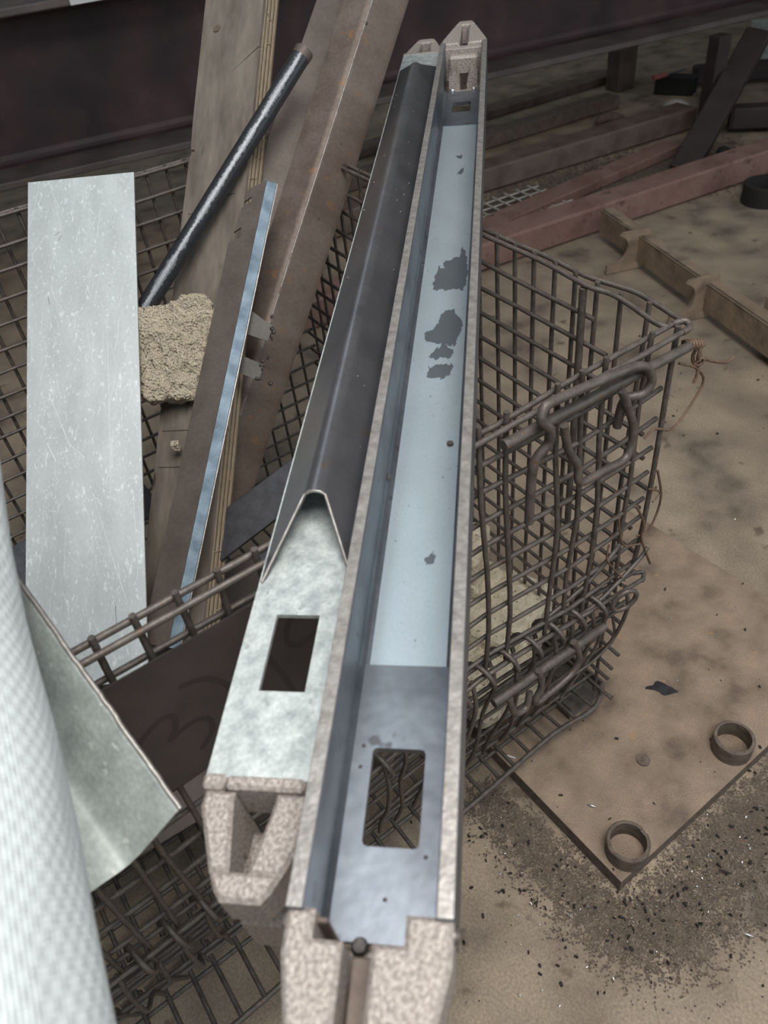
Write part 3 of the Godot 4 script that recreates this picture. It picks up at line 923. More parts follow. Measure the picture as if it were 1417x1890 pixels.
	for p in [[-D, 0.0], [-0.62, 0.0], [-0.317, 0.0], [-0.207, 0.004], [-0.141, 0.002], [-0.10, 0.010], [-0.075, 0.014], [-0.045, 0.010], [-0.012, 0.004], [0.002, 0.003]]:
		s_out.append(Vector3(p[1] + 0.006, rim_y(p[0]), p[0]))
	tube(st, smooth(s_in, 4), r * 1.05, 10)
	tube(st, smooth(s_out, 4), r * 1.05, 10)
	var side := put(st, "side_panel", M.bar, o)
	side_wires(side, 0.0, D, g, r, true)
	# corner upright of the side frame, a thicker bar
	wire(side, [Vector3(-0.012, rim_y(-0.125) - 0.002, -0.125), Vector3(-0.012, 0.42, -0.122)], 0.0046, "frame_bar", 8)
	# left side panel
	st = mb()
	tube(st, [Vector3(-W - 0.006, rim_y(0), 0), Vector3(-W - 0.006, rim_y(-D), -D)], r * 1.05, 8)
	tube(st, [Vector3(-W + 0.006, rim_y(0), 0), Vector3(-W + 0.006, rim_y(-D), -D)], r * 1.05, 8)
	var left := put(st, "side_panel", M.bar, o)
	side_wires(left, -W, D, g, r, false)
	# back panel
	st = mb()
	for q in [-0.006, 0.006]:
		tube(st, smooth([Vector3(-W, rim_y(-D) + 0.004, -D + q - 0.012), Vector3(-0.5, rim_y(-D) + 0.001, -D + q - 0.014), Vector3(-0.2, rim_y(-D), -D + q), Vector3(0, rim_y(-D), -D + q)], 3), r * 1.05, 8)
	var back := put(st, "back_panel", M.bar, o)
	for k in range(1, nx + 1):
		var x := -g * k
		wire(back, [Vector3(x, 0.08, -D), Vector3(x + wob(0.002), 0.45, -D - 0.004), Vector3(x + wob(0.001), rim_y(-D) + 0.004, -D - (0.012 if x < -0.4 else 0.0))], r)
	for j in range(1, 20):
		var y := rim_y(-D) - 0.0375 * j
		wire(back, [Vector3(-W, y + wob(0.002), -D + 0.006), Vector3(-0.55, y + wob(0.003), -D + 0.004), Vector3(0, y + wob(0.002), -D + 0.006)], r)
	# base: runners, long rods and cross rods
	for x in [-0.012, -W + 0.07]:
		st = mb()
		box(st, Vector3(x - 0.045, 0.033 if x > -0.5 else 0.0, -D + 0.02), Vector3(x - 0.040, 0.066, -0.045), Transform3D.IDENTITY, 0.001)
		box(st, Vector3(x + 0.035, 0.033 if x > -0.5 else 0.0, -D + 0.02), Vector3(x + 0.040, 0.066, -0.045), Transform3D.IDENTITY, 0.001)
		box(st, Vector3(x - 0.045, 0.033, -D + 0.02), Vector3(x + 0.040, 0.037, -0.045), Transform3D.IDENTITY, 0.001)
		put(st, "runner", M.bar, o)
	st = mb()
	tube(st, smooth([Vector3(0.012, 0.080, -0.040), Vector3(-0.03, 0.076, -0.018), Vector3(-0.12, 0.075, -0.026), Vector3(-0.25, 0.074, -0.020), Vector3(-0.4, 0.074, -0.012), Vector3(-0.65, 0.072, 0.012), Vector3(-0.9, 0.072, 0.016), Vector3(-W, 0.072, 0.016)], 4), 0.0042, 10)
	var base := put(st, "base_frame", M.bar, o)
	for k in nx:
		var x := -0.03 - g * k
		var z0: float = lerpf(-0.022, 0.014, clampf((-x - 0.3) / 0.35, 0, 1))
		wire(base, [Vector3(x + wob(0.001), 0.072, z0), Vector3(x + wob(0.003), 0.070 + wob(0.002), -0.3), Vector3(x, 0.07, -D + 0.01)], 0.0034)
	for j in range(1, 13):
		wire(base, [Vector3(-W + 0.01, 0.064, -0.068 * j), Vector3(-0.005, 0.064, -0.068 * j)], 0.0034)
	# toothed strip under the front cross rods
	for k in nx - 2:
		st = mb()
		var x := -0.075 - g * k
		prism(st, [Vector2(-0.016, 0.0), Vector2(0.016, 0.0), Vector2(0.016, 0.018), Vector2(0.010, 0.030), Vector2(-0.014, 0.034)], -0.0015, 0.0015, Transform3D(Basis(UPV, 0.25), Vector3(x, 0.033, -0.105)))
		put(st, "tooth", M.rusty_steel, o)
	# ---- loose binding wires
	var c := thing("tie_wire", "twisted pale rusty tie wire knotted at the container's front corner", "wire", crate)
	var kn := []
	for i in 40:
		var a := i * 0.9
		kn.append(Vector3(0.008 + 0.030 * i / 39.0, 0.755 - 0.012 * i / 39.0 + sin(a) * 0.0045, cos(a) * 0.0045 + 0.004))
	wire(c, kn, 0.0019, "twist", 6, M.tie_wire)
	kn = []
	for i in 22:
		var a := i * 0.75
		kn.append(Vector3(0.038 + 0.006 * cos(a), 0.738 - 0.001 * i + 0.007 * sin(a), 0.004 + 0.004 * sin(a * 0.6)))
	wire(c, kn, 0.0020, "knot", 6, M.tie_wire)
	wire(c, smooth([Vector3(0.045, 0.725, 0), Vector3(0.058, 0.714, 0), Vector3(0.080, 0.702, 0.004), Vector3(0.106, 0.689, 0.0), Vector3(0.118, 0.690, 0)], 4), 0.0021, "tail", 6, M.tie_wire)
	wire(c, smooth([Vector3(0.042, 0.722, 0.002), Vector3(0.040, 0.706, 0.006), Vector3(0.036, 0.694, 0.006)], 3), 0.0020, "tail", 6, M.tie_wire)
	var lp := thing("tie_wire", "thin dark wire loop sprung out from the container's front corner", "wire", crate)
	wire(lp, smooth([Vector3(0.003, 0.734, 0.005), Vector3(0.037, 0.713, 0.005), Vector3(0.057, 0.686, 0.005), Vector3(0.037, 0.658, 0.005), Vector3(0.006, 0.646, 0.008), Vector3(-0.026, 0.662, 0.008), Vector3(-0.041, 0.655, 0.006)], 6), 0.0016, "strand", 6, M.tie_wire)
	var t2 := thing("tie_wire", "thin bowed wire strand hanging at mid height of the container's corner", "wire", crate)
	wire(t2, smooth([Vector3(-0.010, 0.594, 0.010), Vector3(0.003, 0.550, 0.012), Vector3(0.005, 0.517, 0.010), Vector3(-0.008, 0.491, 0.010), Vector3(-0.022, 0.486, 0.004)], 6), 0.0016, "strand", 6, M.tie_wire)
	wire(t2, smooth([Vector3(-0.02, 0.57, 0.01), Vector3(0.002, 0.552, 0.011), Vector3(-0.012, 0.545, 0.012)], 4), 0.0014, "strand", 6, M.tie_wire)
	var t4 := thing("tie_wire", "thin wavy wire strand hanging beside the lower front hinge", "wire", crate)
	wire(t4, smooth([Vector3(-0.041, 0.554, 0.010), Vector3(-0.024, 0.519, 0.012), Vector3(-0.020, 0.489, 0.010), Vector3(-0.011, 0.461, 0.012), Vector3(0.010, 0.418, 0.010)], 6), 0.0017, "strand", 6, M.tie_wire)
	wire(t4, smooth([Vector3(-0.067, 0.548, 0.006), Vector3(-0.060, 0.512, 0.008), Vector3(-0.049, 0.490, 0.008), Vector3(-0.015, 0.473, 0.01)], 5), 0.0014, "strand", 6, M.tie_wire)
	wire(t4, smooth([Vector3(-0.077, 0.508, 0.005), Vector3(-0.082, 0.488, 0.008), Vector3(-0.064, 0.456, 0.008), Vector3(-0.038, 0.416, 0.008)], 5), 0.0014, "strand", 6, M.tie_wire)
	var t5 := thing("tie_wire", "loose bent wires sticking out below the hinge rings", "wire", crate)
	wire(t5, smooth([Vector3(-0.064, 0.35, 0.004), Vector3(-0.072, 0.29, 0.0), Vector3(-0.105, 0.240, -0.004), Vector3(-0.125, 0.205, -0.01)], 5), 0.0026, "strand", 6)
	wire(t5, smooth([Vector3(-0.040, 0.33, 0.0), Vector3(-0.038, 0.29, 0.004), Vector3(-0.068, 0.265, 0.002), Vector3(-0.110, 0.262, 0.0), Vector3(-0.135, 0.258, -0.006)], 5), 0.0022, "strand", 6)

func side_wires(parent: Node, x: float, D: float, g: float, r: float, torn: bool) -> void:
	var nz := int(D / g)
	for k in nz:
		var z := -0.045 - g * k
		var tx := 0.0
		if torn and k == 0:
			tx = 0.006
		wire(parent, [Vector3(x + tx + wob(0.001), rim_y(z) + 0.006, z), Vector3(x + wob(0.002), 0.52, z + wob(0.002)), Vector3(x + wob(0.002), 0.28, z + wob(0.002)), Vector3(x, 0.07, z)], r)
	for j in range(1, 19):
		var end := 0.0
		if torn:
			end = [0.0, -0.112, -0.088, -0.06, -0.02][j] if j < 5 else -0.004 - 0.006 * (j % 3)
		var pts := []
		for k in 6:
			var z: float = lerpf(-D, end, k / 5.0)
			pts.append(Vector3(x - 0.006 + wob(0.0012), rim_y(z) - 0.038 * j + wob(0.0015), z))
		wire(parent, smooth(pts, 2), r)

func contents() -> void:
	plank()
	zinc_sheet()
	black_pipe()
	rusty_angle()
	brown_strip()
	slotted_angle()
	rubble()
	flats()
	gate_plate()

func plank() -> void:
	var t := lean(Vector3(-0.335, 0.35, -0.672), Vector3(-0.106, 1.059, -1.509), -24)
	var l := 1.13
	var o := thing("timber_plank", "long grey weathered plywood plank leaning over the container's back rim", "plank", t)
	var w := 0.057
	var st := mb()
	# top ply with a split and a nick at its left edge
	var face := [Vector2(-w, 0), Vector2(w, 0), Vector2(w, 0.96), Vector2(w - 0.055, 0.925), Vector2(w, 0.963), Vector2(w, l)]
	var left := [Vector2(-w, l), Vector2(-w + 0.001, 0.86), Vector2(-w + 0.003, 0.812), Vector2(-w + 0.012, 0.808), Vector2(-w + 0.002, 0.80), Vector2(-w - 0.001, 0.6), Vector2(-w, 0.3)]
	prism(st, face + left, 0.0, 0.006, Transform3D.IDENTITY)
	put(st, "top_ply", M.grey_wood, o)
	for k in 8:
		st = mb()
		var z1 := 0.0 - 0.0046 * k
		var inset := 0.0 if k % 2 == 0 else 0.0012
		box(st, Vector3(-w, 0.0, z1 - 0.0046), Vector3(w - inset, l, z1), Transform3D.IDENTITY, 0.0003)
		put(st, "ply", M.ply_light if k % 2 == 0 else M.ply_dark, o)
	# cracks: thin gaps cut by dark slivers of the inner ply
	st = mb()
	for c in [[0.30, -0.05, 0.045], [0.355, -0.05, 0.05], [0.36, 0.02, 0.05], [0.225, -0.02, 0.05], [0.70, -0.045, 0.0], [0.72, 0.0, 0.04]]:
		box(st, Vector3(c[1], c[0], 0.0056), Vector3(c[2], c[0] + 0.0011, 0.00625), Transform3D.IDENTITY, 0.0)
	put(st, "crack", M.plate_edge, o)
	# splinters along the side
	st = mb()
	for k in 26:
		var y := rng.randf_range(0.05, l - 0.05)
		tube(st, [Vector3(w - 0.001, y, rng.randf_range(-0.034, 0.004)), Vector3(w + rng.randf_range(0.001, 0.004), y + rng.randf_range(0.004, 0.02), rng.randf_range(-0.034, 0.004))], [0.0011, 0.0003], 5)
	put(st, "splinter", M.ply_light, o).set_meta("kind", "stuff")
	# knot
	st = mb()
	tube(st, [Vector3(-0.028, 1.015, 0.004), Vector3(-0.028, 1.015, 0.0072)], [0.008, 0.006], 12)
	put(st, "knot", M.ply_dark, o)

func zinc_sheet() -> void:
	var t := lean(Vector3(-0.407, 0.43, -0.612), Vector3(-0.376, 0.864, -1.214), 0)
	var l := (Vector3(-0.376, 0.864, -1.214) - Vector3(-0.407, 0.43, -0.612)).length()
	var o := thing("zinc_strip", "broad flat galvanised steel strip with bright scratches leaning in the container", "steel strip", t)
	var st := mb()
	box(st, Vector3(-0.0795, 0, -0.003), Vector3(0.0795, l, 0.0), Transform3D.IDENTITY, 0.0008)
	put(st, "strip_body", M.cut_edge, o)
	# scratched face
	var n := 512
	var hgt := 1536
	var img := Image.create(n, hgt, false, Image.FORMAT_RGB8)
	var f1 := noise(301, 0.006)
	var f2 := noise(302, 0.05)
	var f3 := noise(303, 0.022)
	for y in hgt:
		for x in n:
			var v := 0.77 + 0.05 * f1.get_noise_2d(x, y * 0.6) + 0.025 * f2.get_noise_2d(x, y)
			var sp := f3.get_noise_2d(x * 1.6, y * 1.3)
			var dens := 0.38 - 0.3 * f1.get_noise_2d(x * 1.5 + 900, y)
			if sp > dens:
				v += minf(0.09, (sp - dens) * 0.5)
			img.set_pixel(x, y, Color(v * 0.98, minf(1.0, v * 1.01), minf(1.0, v * 1.01)))
	var g := RandomNumberGenerator.new()
	g.seed = 88
	for k in 3600:
		var p := Vector2(g.randf() * n, g.randf() * hgt)
		var a := g.randfn(PI / 2, 0.5)
		var ln := g.randf_range(2, 9)
		if f1.get_noise_2d(p.x * 1.5 + 50, p.y * 1.2) > g.randf_range(-0.1, 0.5):
			scratch(img, p, p + Vector2(cos(a), sin(a)) * ln, g.randf_range(0.9, 0.99), 1 + int(g.randf() * 1.6))
	for k in 90:
		var p := Vector2(g.randf() * n, g.randf() * hgt)
		var a := g.randfn(PI / 2, 0.35)
		var ln := g.randf_range(20, 130)
		var q := p + Vector2(cos(a), sin(a)) * ln
		var m := p.lerp(q, 0.5) + Vector2(g.randfn(0, 7), 0)
		var br := g.randf_range(0.9, 0.99)
		scratch(img, p, m, br, 1)
		scratch(img, m, q, br, 1)
	for s in [[100, 700, 190, 860, 0.92, 2], [190, 860, 260, 905, 0.9, 2], [370, 560, 372, 1010, 0.88, 2], [372, 520, 355, 640, 0.86, 1], [380, 560, 445, 700, 0.86, 1], [20, 250, 60, 215, 0.92, 2], [60, 215, 85, 190, 0.9, 2], [20, 252, 36, 290, 0.9, 2], [90, 850, 130, 905, 0.92, 3], [85, 835, 140, 838, 0.9, 3], [290, 1010, 420, 1300, 0.86, 2], [345, 120, 330, 210, 0.88, 2]]:
		scratch(img, Vector2(s[0], s[1]), Vector2(s[2], s[3]), s[4], s[5])
	for s in [[130, 192, 150, 180], [145, 210, 160, 196], [380, 372, 388, 380], [95, 395, 104, 420], [380, 1330, 386, 1390]]:
		scratch(img, Vector2(s[0], s[1]), Vector2(s[2], s[3]), 0.36, 2)
	var m := StandardMaterial3D.new()
	m.resource_name = "scratched_zinc"
	m.albedo_texture = ImageTexture.create_from_image(img)
	m.metallic = 0.4
	m.roughness = 0.5
	st = mb()
	var P := [Vector3(-0.079, 0.0005, 0.0004), Vector3(0.079, 0.0005, 0.0004), Vector3(0.079, l - 0.0005, 0.0004), Vector3(-0.079, l - 0.0005, 0.0004)]
	var U := [Vector2(0, 1), Vector2(1, 1), Vector2(1, 0), Vector2(0, 0)]
	for k in [0, 2, 1, 0, 3, 2]:
		st.set_normal(Vector3(0, 0, 1))
		st.set_uv(U[k])
		st.add_vertex(P[k])
	put(st, "scratched_face", m, o)

func scratch(img: Image, a: Vector2, b: Vector2, v: float, w: int) -> void:
	var n := int(a.distance_to(b)) + 1
	for i in n:
		var p := a.lerp(b, float(i) / n)
		for dx in w:
			var x := int(p.x) + dx
			var y := int(p.y)
			if x >= 0 and y >= 0 and x < img.get_width() and y < img.get_height():
				img.set_pixel(x, y, Color(v * 0.98, v, v))

func black_pipe() -> void:
	var a := Vector3(-0.372, 0.655, -1.014)
	var b := Vector3(-0.020, 0.968, -1.307)
	var t := lean(a, b, 0)
	var l := (b - a).length()
	var o := thing("black_pipe", "black painted round bar with chipped paint leaning across the plank", "steel bar", t)
	var st := mb()
	tube(st, [Vector3.ZERO, Vector3(0, l - 0.002, 0), Vector3(0, l, 0)], [0.0138, 0.0138, 0.0128], 24)
	put(st, "bar_body", M.black_paint, o)
	# worn band: bare patches with ragged outlines standing a hair above the paint
	st = mb()
	var f := noise(401, 30.0)
	var n := 260
	for i in n:
		var y0 := l * i / n
		var y1 := l * (i + 1) / n
		var w0 := 0.27 + 0.26 * f.get_noise_2d(y0 * 0.9, 0.0) + 0.16 * f.get_noise_2d(y0 * 5, 5.0)
		var c0 := 0.22 + 0.12 * f.get_noise_2d(y0 * 0.8, 9.0) + 0.10 * f.get_noise_2d(y0 * 6, 2.0)
		if w0 < 0.05:
			continue
		for k in 4:
			var a0 := c0 - w0 + 2 * w0 * k / 4
			var a1 := c0 - w0 + 2 * w0 * (k + 1) / 4
			var rr := 0.01395
			quad(st, Vector3(sin(a0) * rr, y0, cos(a0) * rr), Vector3(sin(a1) * rr, y0, cos(a1) * rr), Vector3(sin(a1) * rr, y1, cos(a1) * rr), Vector3(sin(a0) * rr, y1, cos(a0) * rr), Vector3(sin((a0 + a1) / 2), 0, cos((a0 + a1) / 2)))
	put(st, "bare_patch", M.worn_steel, o)
	st = mb()
	tube(st, [Vector3(0, l - 0.012, 0), Vector3(0, l - 0.001, 0), Vector3(0, l + 0.001, 0)], [0.0142, 0.0147, 0.0136], 24)
	put(st, "end_burr", M.brown_steel, o)

func rusty_angle() -> void:
	# ridge towards the open side: two faces and a folded-back lip
	var a := Vector3(-0.271, 0.434, -0.891)
	var b := Vector3(0.107, 1.019, -1.413)
	var t := lean(a, b, 0)
	var l := (b - a).length() + 0.1
	var o := thing("rusty_angle", "heavy brown rusty angle section leaning over the container's right rim", "steel angle", t)
	var st := mb()
	# outline across: x to the right, y towards the viewer; carried along the length
	var cross := [Vector2(-0.046, 0.004), Vector2(-0.010, 0.020), Vector2(-0.003, 0.0215), Vector2(0.004, 0.019), Vector2(0.040, -0.014), Vector2(0.046, -0.024)]
	sheet_fold(st, cross, 0.006, 0.0, l, Transform3D(Basis(Vector3(1, 0, 0), Vector3(0, 0, 1), Vector3(0, 1, 0)), Vector3.ZERO))
	put(st, "section", M.rusty_steel, o)
	# ground edge along the ridge: a bright worn line of bare metal
	st = mb()
	var f := noise(55, 12.0)
	for i in 90:
		var y0 := l * i / 90.0
		if f.get_noise_1d(y0 * 4) < -0.25 and i < 40:
			continue
		tube(st, [Vector3(0.0005, y0, 0.0202), Vector3(0.0005 + 0.0008 * f.get_noise_1d(y0 * 20), y0 + l / 90.0, 0.0202)], 0.0011 + 0.0007 * f.get_noise_1d(y0 * 30), 5)
	put(st, "worn_ridge", M.cut_edge, o)
	# weld spatter lumps
	st = mb()
	for s in [[0.002, 0.80, 0.021, 0.004], [0.018, 0.62, 0.007, 0.0025], [0.02, 0.5, 0.005, 0.0025], [0.0, 0.33, 0.021, 0.004], [0.012, 0.27, 0.013, 0.003]]:
		blob(st, Vector3(s[0], s[1], s[2] - 0.001), s[3] * 0.8, int(s[1] * 1000), 0.4)
	var inv := o.transform.affine_inverse()
	for p in [Vector3(-0.123, 0.688, -1.003), Vector3(-0.126, 0.676, -0.998), Vector3(-0.143, 0.650, -0.962), Vector3(-0.147, 0.636, -0.954)]:
		for q in 5:
			blob(st, inv * (p + Vector3(rng.randfn(0, 0.005), rng.randfn(0, 0.004), rng.randfn(0, 0.004))), rng.randf_range(0.0018, 0.0036), 770 + q, 0.35)
	put(st, "weld_spatter", M.weld, o)

func blob(st: SurfaceTool, at: Vector3, r: float, seed_: int, squash := 0.6) -> void:
	var f := noise(seed_, 1.6)
	var nu := 10
	var nv := 6
	var P := []
	for j in nv + 1:
		var row := []
		for i in nu:
			var a := TAU * i / nu
			var e := PI * j / nv
			var d := Vector3(sin(e) * cos(a), sin(e) * sin(a), cos(e) * squash)
			row.append(at + d * r * (1.0 + 0.4 * f.get_noise_3dv(d * 1.3)))
		P.append(row)
	for j in nv:
		for i in nu:
			var k := (i + 1) % nu
			var m: Vector3 = ((P[j][i] + P[j + 1][k]) / 2 - at).normalized()
			quad(st, P[j][i], P[j][k], P[j + 1][k], P[j + 1][i], m)

func brown_strip() -> void:
	var a := Vector3(-0.20, 0.665, -1.085)
	var b := Vector3(0.056, 1.018, -1.505)
	var t := lean(a, b, 8)
	var o := thing("brown_strip", "flat grey-brown steel strip leaning between the plank and the rusty angle", "steel strip", t)
	var st := mb()
	box(st, Vector3(-0.032, -0.02, -0.005), Vector3(0.036, (b - a).length() + 0.1, 0.0), Transform3D.IDENTITY, 0.001)
	put(st, "strip_body", M.brown_steel, o)
	st = mb()
	box(st, Vector3(0.0362, -0.02, -0.005), Vector3(0.0372, 0.28, 0.0005), Transform3D.IDENTITY, 0.0003)
	put(st, "lit_edge", M.cut_edge, o)  # light on the strip's edge, put in as a paler steel line

func slotted_angle() -> void:
	var a := Vector3(-0.318, 0.435, -0.658)
	var b := Vector3(-0.112, 0.842, -1.156)
	var t := lean(a, b, 0)
	var l := (b - a).length()
	var o := thing("notched_angle", "thin brown steel angle with notches at its head and a mill-scale edge tinted sky blue", "steel angle", t)
	var st := mb()
	# broad flange with two notches at its head
	var s := 0.0
	prism(st, [Vector2(-0.027, 0), Vector2(0.013, 0), Vector2(0.013, l), Vector2(-0.014, l - 0.014), Vector2(-0.016, l - 0.034), Vector2(-0.006, l - 0.026), Vector2(-0.004, l - 0.032), Vector2(-0.018, l - 0.044), Vector2(-0.022, l - 0.082), Vector2(-0.012, l - 0.074), Vector2(-0.010, l - 0.090), Vector2(-0.027, l - 0.098)], -0.003, 0.0, Transform3D(Basis(UPV, -0.30), Vector3.ZERO))
	put(st, "broad_flange", M.brown_steel, o)
	st = mb()
	box(st, Vector3(0.0, 0.0, -0.0025), Vector3(0.0145, l, 0.0), Transform3D(Basis(UPV, 0.25), Vector3(0.0126, 0, 0.0035)), 0.0004)
	put(st, "narrow_flange", M.sky_blue_scale, o)
	st = mb()
	box(st, Vector3(0.0146, 0.0, -0.0028), Vector3(0.0166, l, 0.0004), Transform3D(Basis(UPV, 0.25), Vector3(0.0126, 0, 0.0035)), 0.0004)
	put(st, "cut_edge", M.cut_edge, o)
	# two tabs reaching to the rusty angle
	for k in 2:
		var p: Vector3 = [Vector3(-0.165, 0.701, -1.008), Vector3(-0.183, 0.663, -0.969)][k]
		var q: Vector3 = [Vector3(-0.124, 0.683, -0.999), Vector3(-0.145, 0.643, -0.957)][k]
		st = mb()
		var tt := lean(p, q, 0)
		var ll := (q - p).length()
		if k == 0:
			prism(st, [Vector2(-0.024, 0), Vector2(-0.012, ll - 0.012), Vector2(-0.010, ll), Vector2(0.014, ll), Vector2(0.014, 0)], -0.003, 0.0, o.transform.affine_inverse() * tt)
		else:
			prism(st, [Vector2(-0.012, 0), Vector2(-0.012, ll), Vector2(0.012, ll), Vector2(0.012, 0)], -0.003, 0.0, o.transform.affine_inverse() * tt)
		put(st, "tab", M.dull_tab, o)

func rough_block(st: SurfaceTool, half: Vector3, seed_: int, amp: float, n := 14) -> void:
	# a broken lump: a box whose faces and edges are worn by noise
	var f := noise(seed_, 14.0)
	var f2 := noise(seed_ + 1, 70.0)
	for ax in 3:
		for s in [-1.0, 1.0]:
			var u := (ax + 1) % 3
			var v := (ax + 2) % 3
			var g := []
			for i in n + 1:
				var row := []
				for j in n + 1:
					var c := Vector3.ZERO
					c[ax] = s
					c[u] = -1 + 2.0 * i / n
					c[v] = -1 + 2.0 * j / n
					var rd := c / maxf(1.0, pow(pow(absf(c.x), 9) + pow(absf(c.y), 9) + pow(absf(c.z), 9), 1.0 / 9))
					var p := rd * half
					p += rd.normalized() * (amp * f.get_noise_3dv(p * 1.2) + amp * 0.45 * f2.get_noise_3dv(p))
					row.append(p)
				g.append(row)
			for i in n:
				for j in n:
					var a: Vector3 = g[i][j]
					var b: Vector3 = g[i + 1][j]
					var c: Vector3 = g[i + 1][j + 1]
					var d: Vector3 = g[i][j + 1]
					var nn := (b - a).cross(d - a).normalized()
					if nn.dot(a) < 0: nn = -nn
					quad(st, a, b, c, d, nn)

func rubble() -> void:
	var st := mb()
	rough_block(st, Vector3(0.062, 0.070, 0.028), 501, 0.012, 40)
	var t := lean(Vector3(-0.266, 0.666, -1.011), Vector3(-0.255, 0.80, -1.13), 6) * Transform3D(Basis(Vector3(0, 0, 1), 0.10), Vector3(0.0, 0, -0.004))
	tag(put(st, "concrete_lump", M.pale_concrete, null, t), "broken lump of pale aerated concrete resting on the plank", "concrete block")
	st = mb()
	rough_block(st, Vector3(0.006, 0.007, 0.005), 502, 0.002, 6)
	tag(put(st, "concrete_crumb", M.pale_concrete, null, Transform3D(Basis.IDENTITY, Vector3(-0.283, 0.575, -0.905))), "pale concrete crumb lying on the plank below the lump", "crumb")
	# cream blocks down in the container
	for k in 3:
		st = mb()
		rough_block(st, [Vector3(0.085, 0.06, 0.075), Vector3(0.07, 0.045, 0.06), Vector3(0.05, 0.05, 0.05)][k], 510 + k, 0.007, 16)
		var c: Vector3 = [Vector3(-0.060, 0.135, -0.225), Vector3(-0.135, 0.12, -0.15), Vector3(-0.075, 0.245, -0.31)][k]
		var lb: String = ["large cream insulation block lying on the container's base", "small cream insulation block lying beside the large one near the front panel", "cream insulation chunk lying on top of the large block"][k]
		tag(put(st, "cream_block", M.cream_block, null, crate * Transform3D(Basis(UPV, [0.3, -0.2, 0.6][k]), c)), lb, "block")

func flats() -> void:
	# dark flats and plates lying deep in the container
	var L := [
		[Vector3(-0.455, 0.465, -0.394), Vector3(-0.10, 0.595, -0.34), 0.060, "broad dark steel flat lying across the heap beside the rusty angle", "dark_flat"],
		[Vector3(-0.42, 0.455, -0.322), Vector3(-0.12, 0.56, -0.28), 0.028, "narrow dark steel flat lying in front of the broad one", "dark_flat"],
		[Vector3(-0.44, 0.453, -0.225), Vector3(-0.14, 0.54, -0.20), 0.016, "thin dark steel strip lying just behind the front gate", "dark_flat"],
		[Vector3(-0.9, 0.24, -0.55), Vector3(-0.15, 0.22, -0.52), 0.10, "wide dark plate lying low in the container", "brown_steel"],
		[Vector3(-0.95, 0.20, -0.28), Vector3(-0.25, 0.22, -0.22), 0.12, "wide brown plate at the bottom behind the gate", "brown_steel"],
		[Vector3(-1.0, 0.30, -0.70), Vector3(-0.45, 0.36, -0.72), 0.09, "dark plate lying by the container's back panel", "dark_flat"]]
	for e in L:
		var p: Vector3 = crate * e[0]
		var q: Vector3 = crate * e[1]
		var st := mb()
		var t := along(p, q)
		box(st, Vector3(0, -0.006, -e[2] / 2), Vector3((q - p).length(), 0.0, e[2] / 2), t * Transform3D(Basis(Vector3(1, 0, 0), 0.5), Vector3.ZERO), 0.001)
		tag(put(st, "scrap_flat", M[e[4]]), e[3], "steel flat")
	var st2 := mb()
	var p2 := Vector3(-0.105, 0.56, -1.06)
	var q2 := Vector3(-0.060, 0.45, -0.92)
	box(st2, Vector3(-0.018, -0.14, -0.006), Vector3(0.018, 0.075, 0.0), lean(q2, p2, 0), 0.001)
	tag(put(st2, "scrap_flat", M.dark_flat), "short dark flat standing on end between the rusty angle and the ridge transom", "steel flat")

func gate_plate() -> void:
	# dark sheet with marker strokes fixed on the gate
	var o := thing("gate_plate", "dark brown sheet steel sign plate with faint marker strokes on the front gate", "steel plate", crate)
	var st := mb()
	box(st, Vector3(-0.86, 0.584, 0.0070), Vector3(-0.40, 0.745, 0.0088), Transform3D.IDENTITY, 0.0005)
	put(st, "plate_body", M.plate_edge, o)
	var n := 1024
	var h := 360
	var img := Image.create(n, h, false, Image.FORMAT_RGB8)
	var f1 := noise(601, 0.008)
	var f2 := noise(602, 0.2)
	for y in h:
		for x in n:
			var v := 1.0 + 0.12 * f1.get_noise_2d(x, y) + 0.10 * f2.get_noise_2d(x, y)
			img.set_pixel(x, y, Color(0.262 * v, 0.234 * v, 0.236 * v))
	var strokes := [[[430, 200], [450, 175], [490, 150], [515, 150], [525, 165], [515, 195], [500, 215], [530, 205], [560, 205], [580, 225], [575, 260], [545, 290]], [[560, 95], [600, 110], [630, 150], [640, 200], [630, 250], [600, 290]], [[700, 90], [725, 150], [745, 230], [755, 290]], [[800, 80], [780, 110], [775, 150], [800, 175], [830, 165]], [[320, 235], [365, 220]]]
	for s in strokes:
		var way := []
		for p in s:
			way.append(Vector3(p[0], p[1], 0))
		way = smooth(way, 5)
		for i in way.size() - 1:
			var a := Vector2(way[i].x, way[i].y)
			var b := Vector2(way[i + 1].x, way[i + 1].y)
			var m := int(a.distance_to(b)) + 1
			for k in m:
				var p := a.lerp(b, float(k) / m)
				for dy in range(-7, 8):
					for dx in range(-7, 8):
						if dx * dx + dy * dy < 44:
							img.set_pixel(clampi(int(p.x) + dx, 0, n - 1), clampi(int(p.y) + dy, 0, h - 1), Color(0.205, 0.184, 0.190))
	var mm := StandardMaterial3D.new()
	mm.resource_name = "marked_sheet"
	mm.albedo_texture = ImageTexture.create_from_image(img)
	mm.roughness = 0.55
	mm.metallic = 0.15
	st = mb()
	var P := [Vector3(-0.8595, 0.5845, 0.0089), Vector3(-0.4005, 0.5845, 0.0089), Vector3(-0.4005, 0.7445, 0.0089), Vector3(-0.8595, 0.7445, 0.0089)]
	var U := [Vector2(0, 1), Vector2(1, 1), Vector2(1, 0), Vector2(0, 0)]
	for k in [0, 2, 1, 0, 3, 2]:
		st.set_normal(Vector3(0, 0, 1))
		st.set_uv(U[k])
		st.add_vertex(P[k])
	put(st, "marked_face", mm, o)

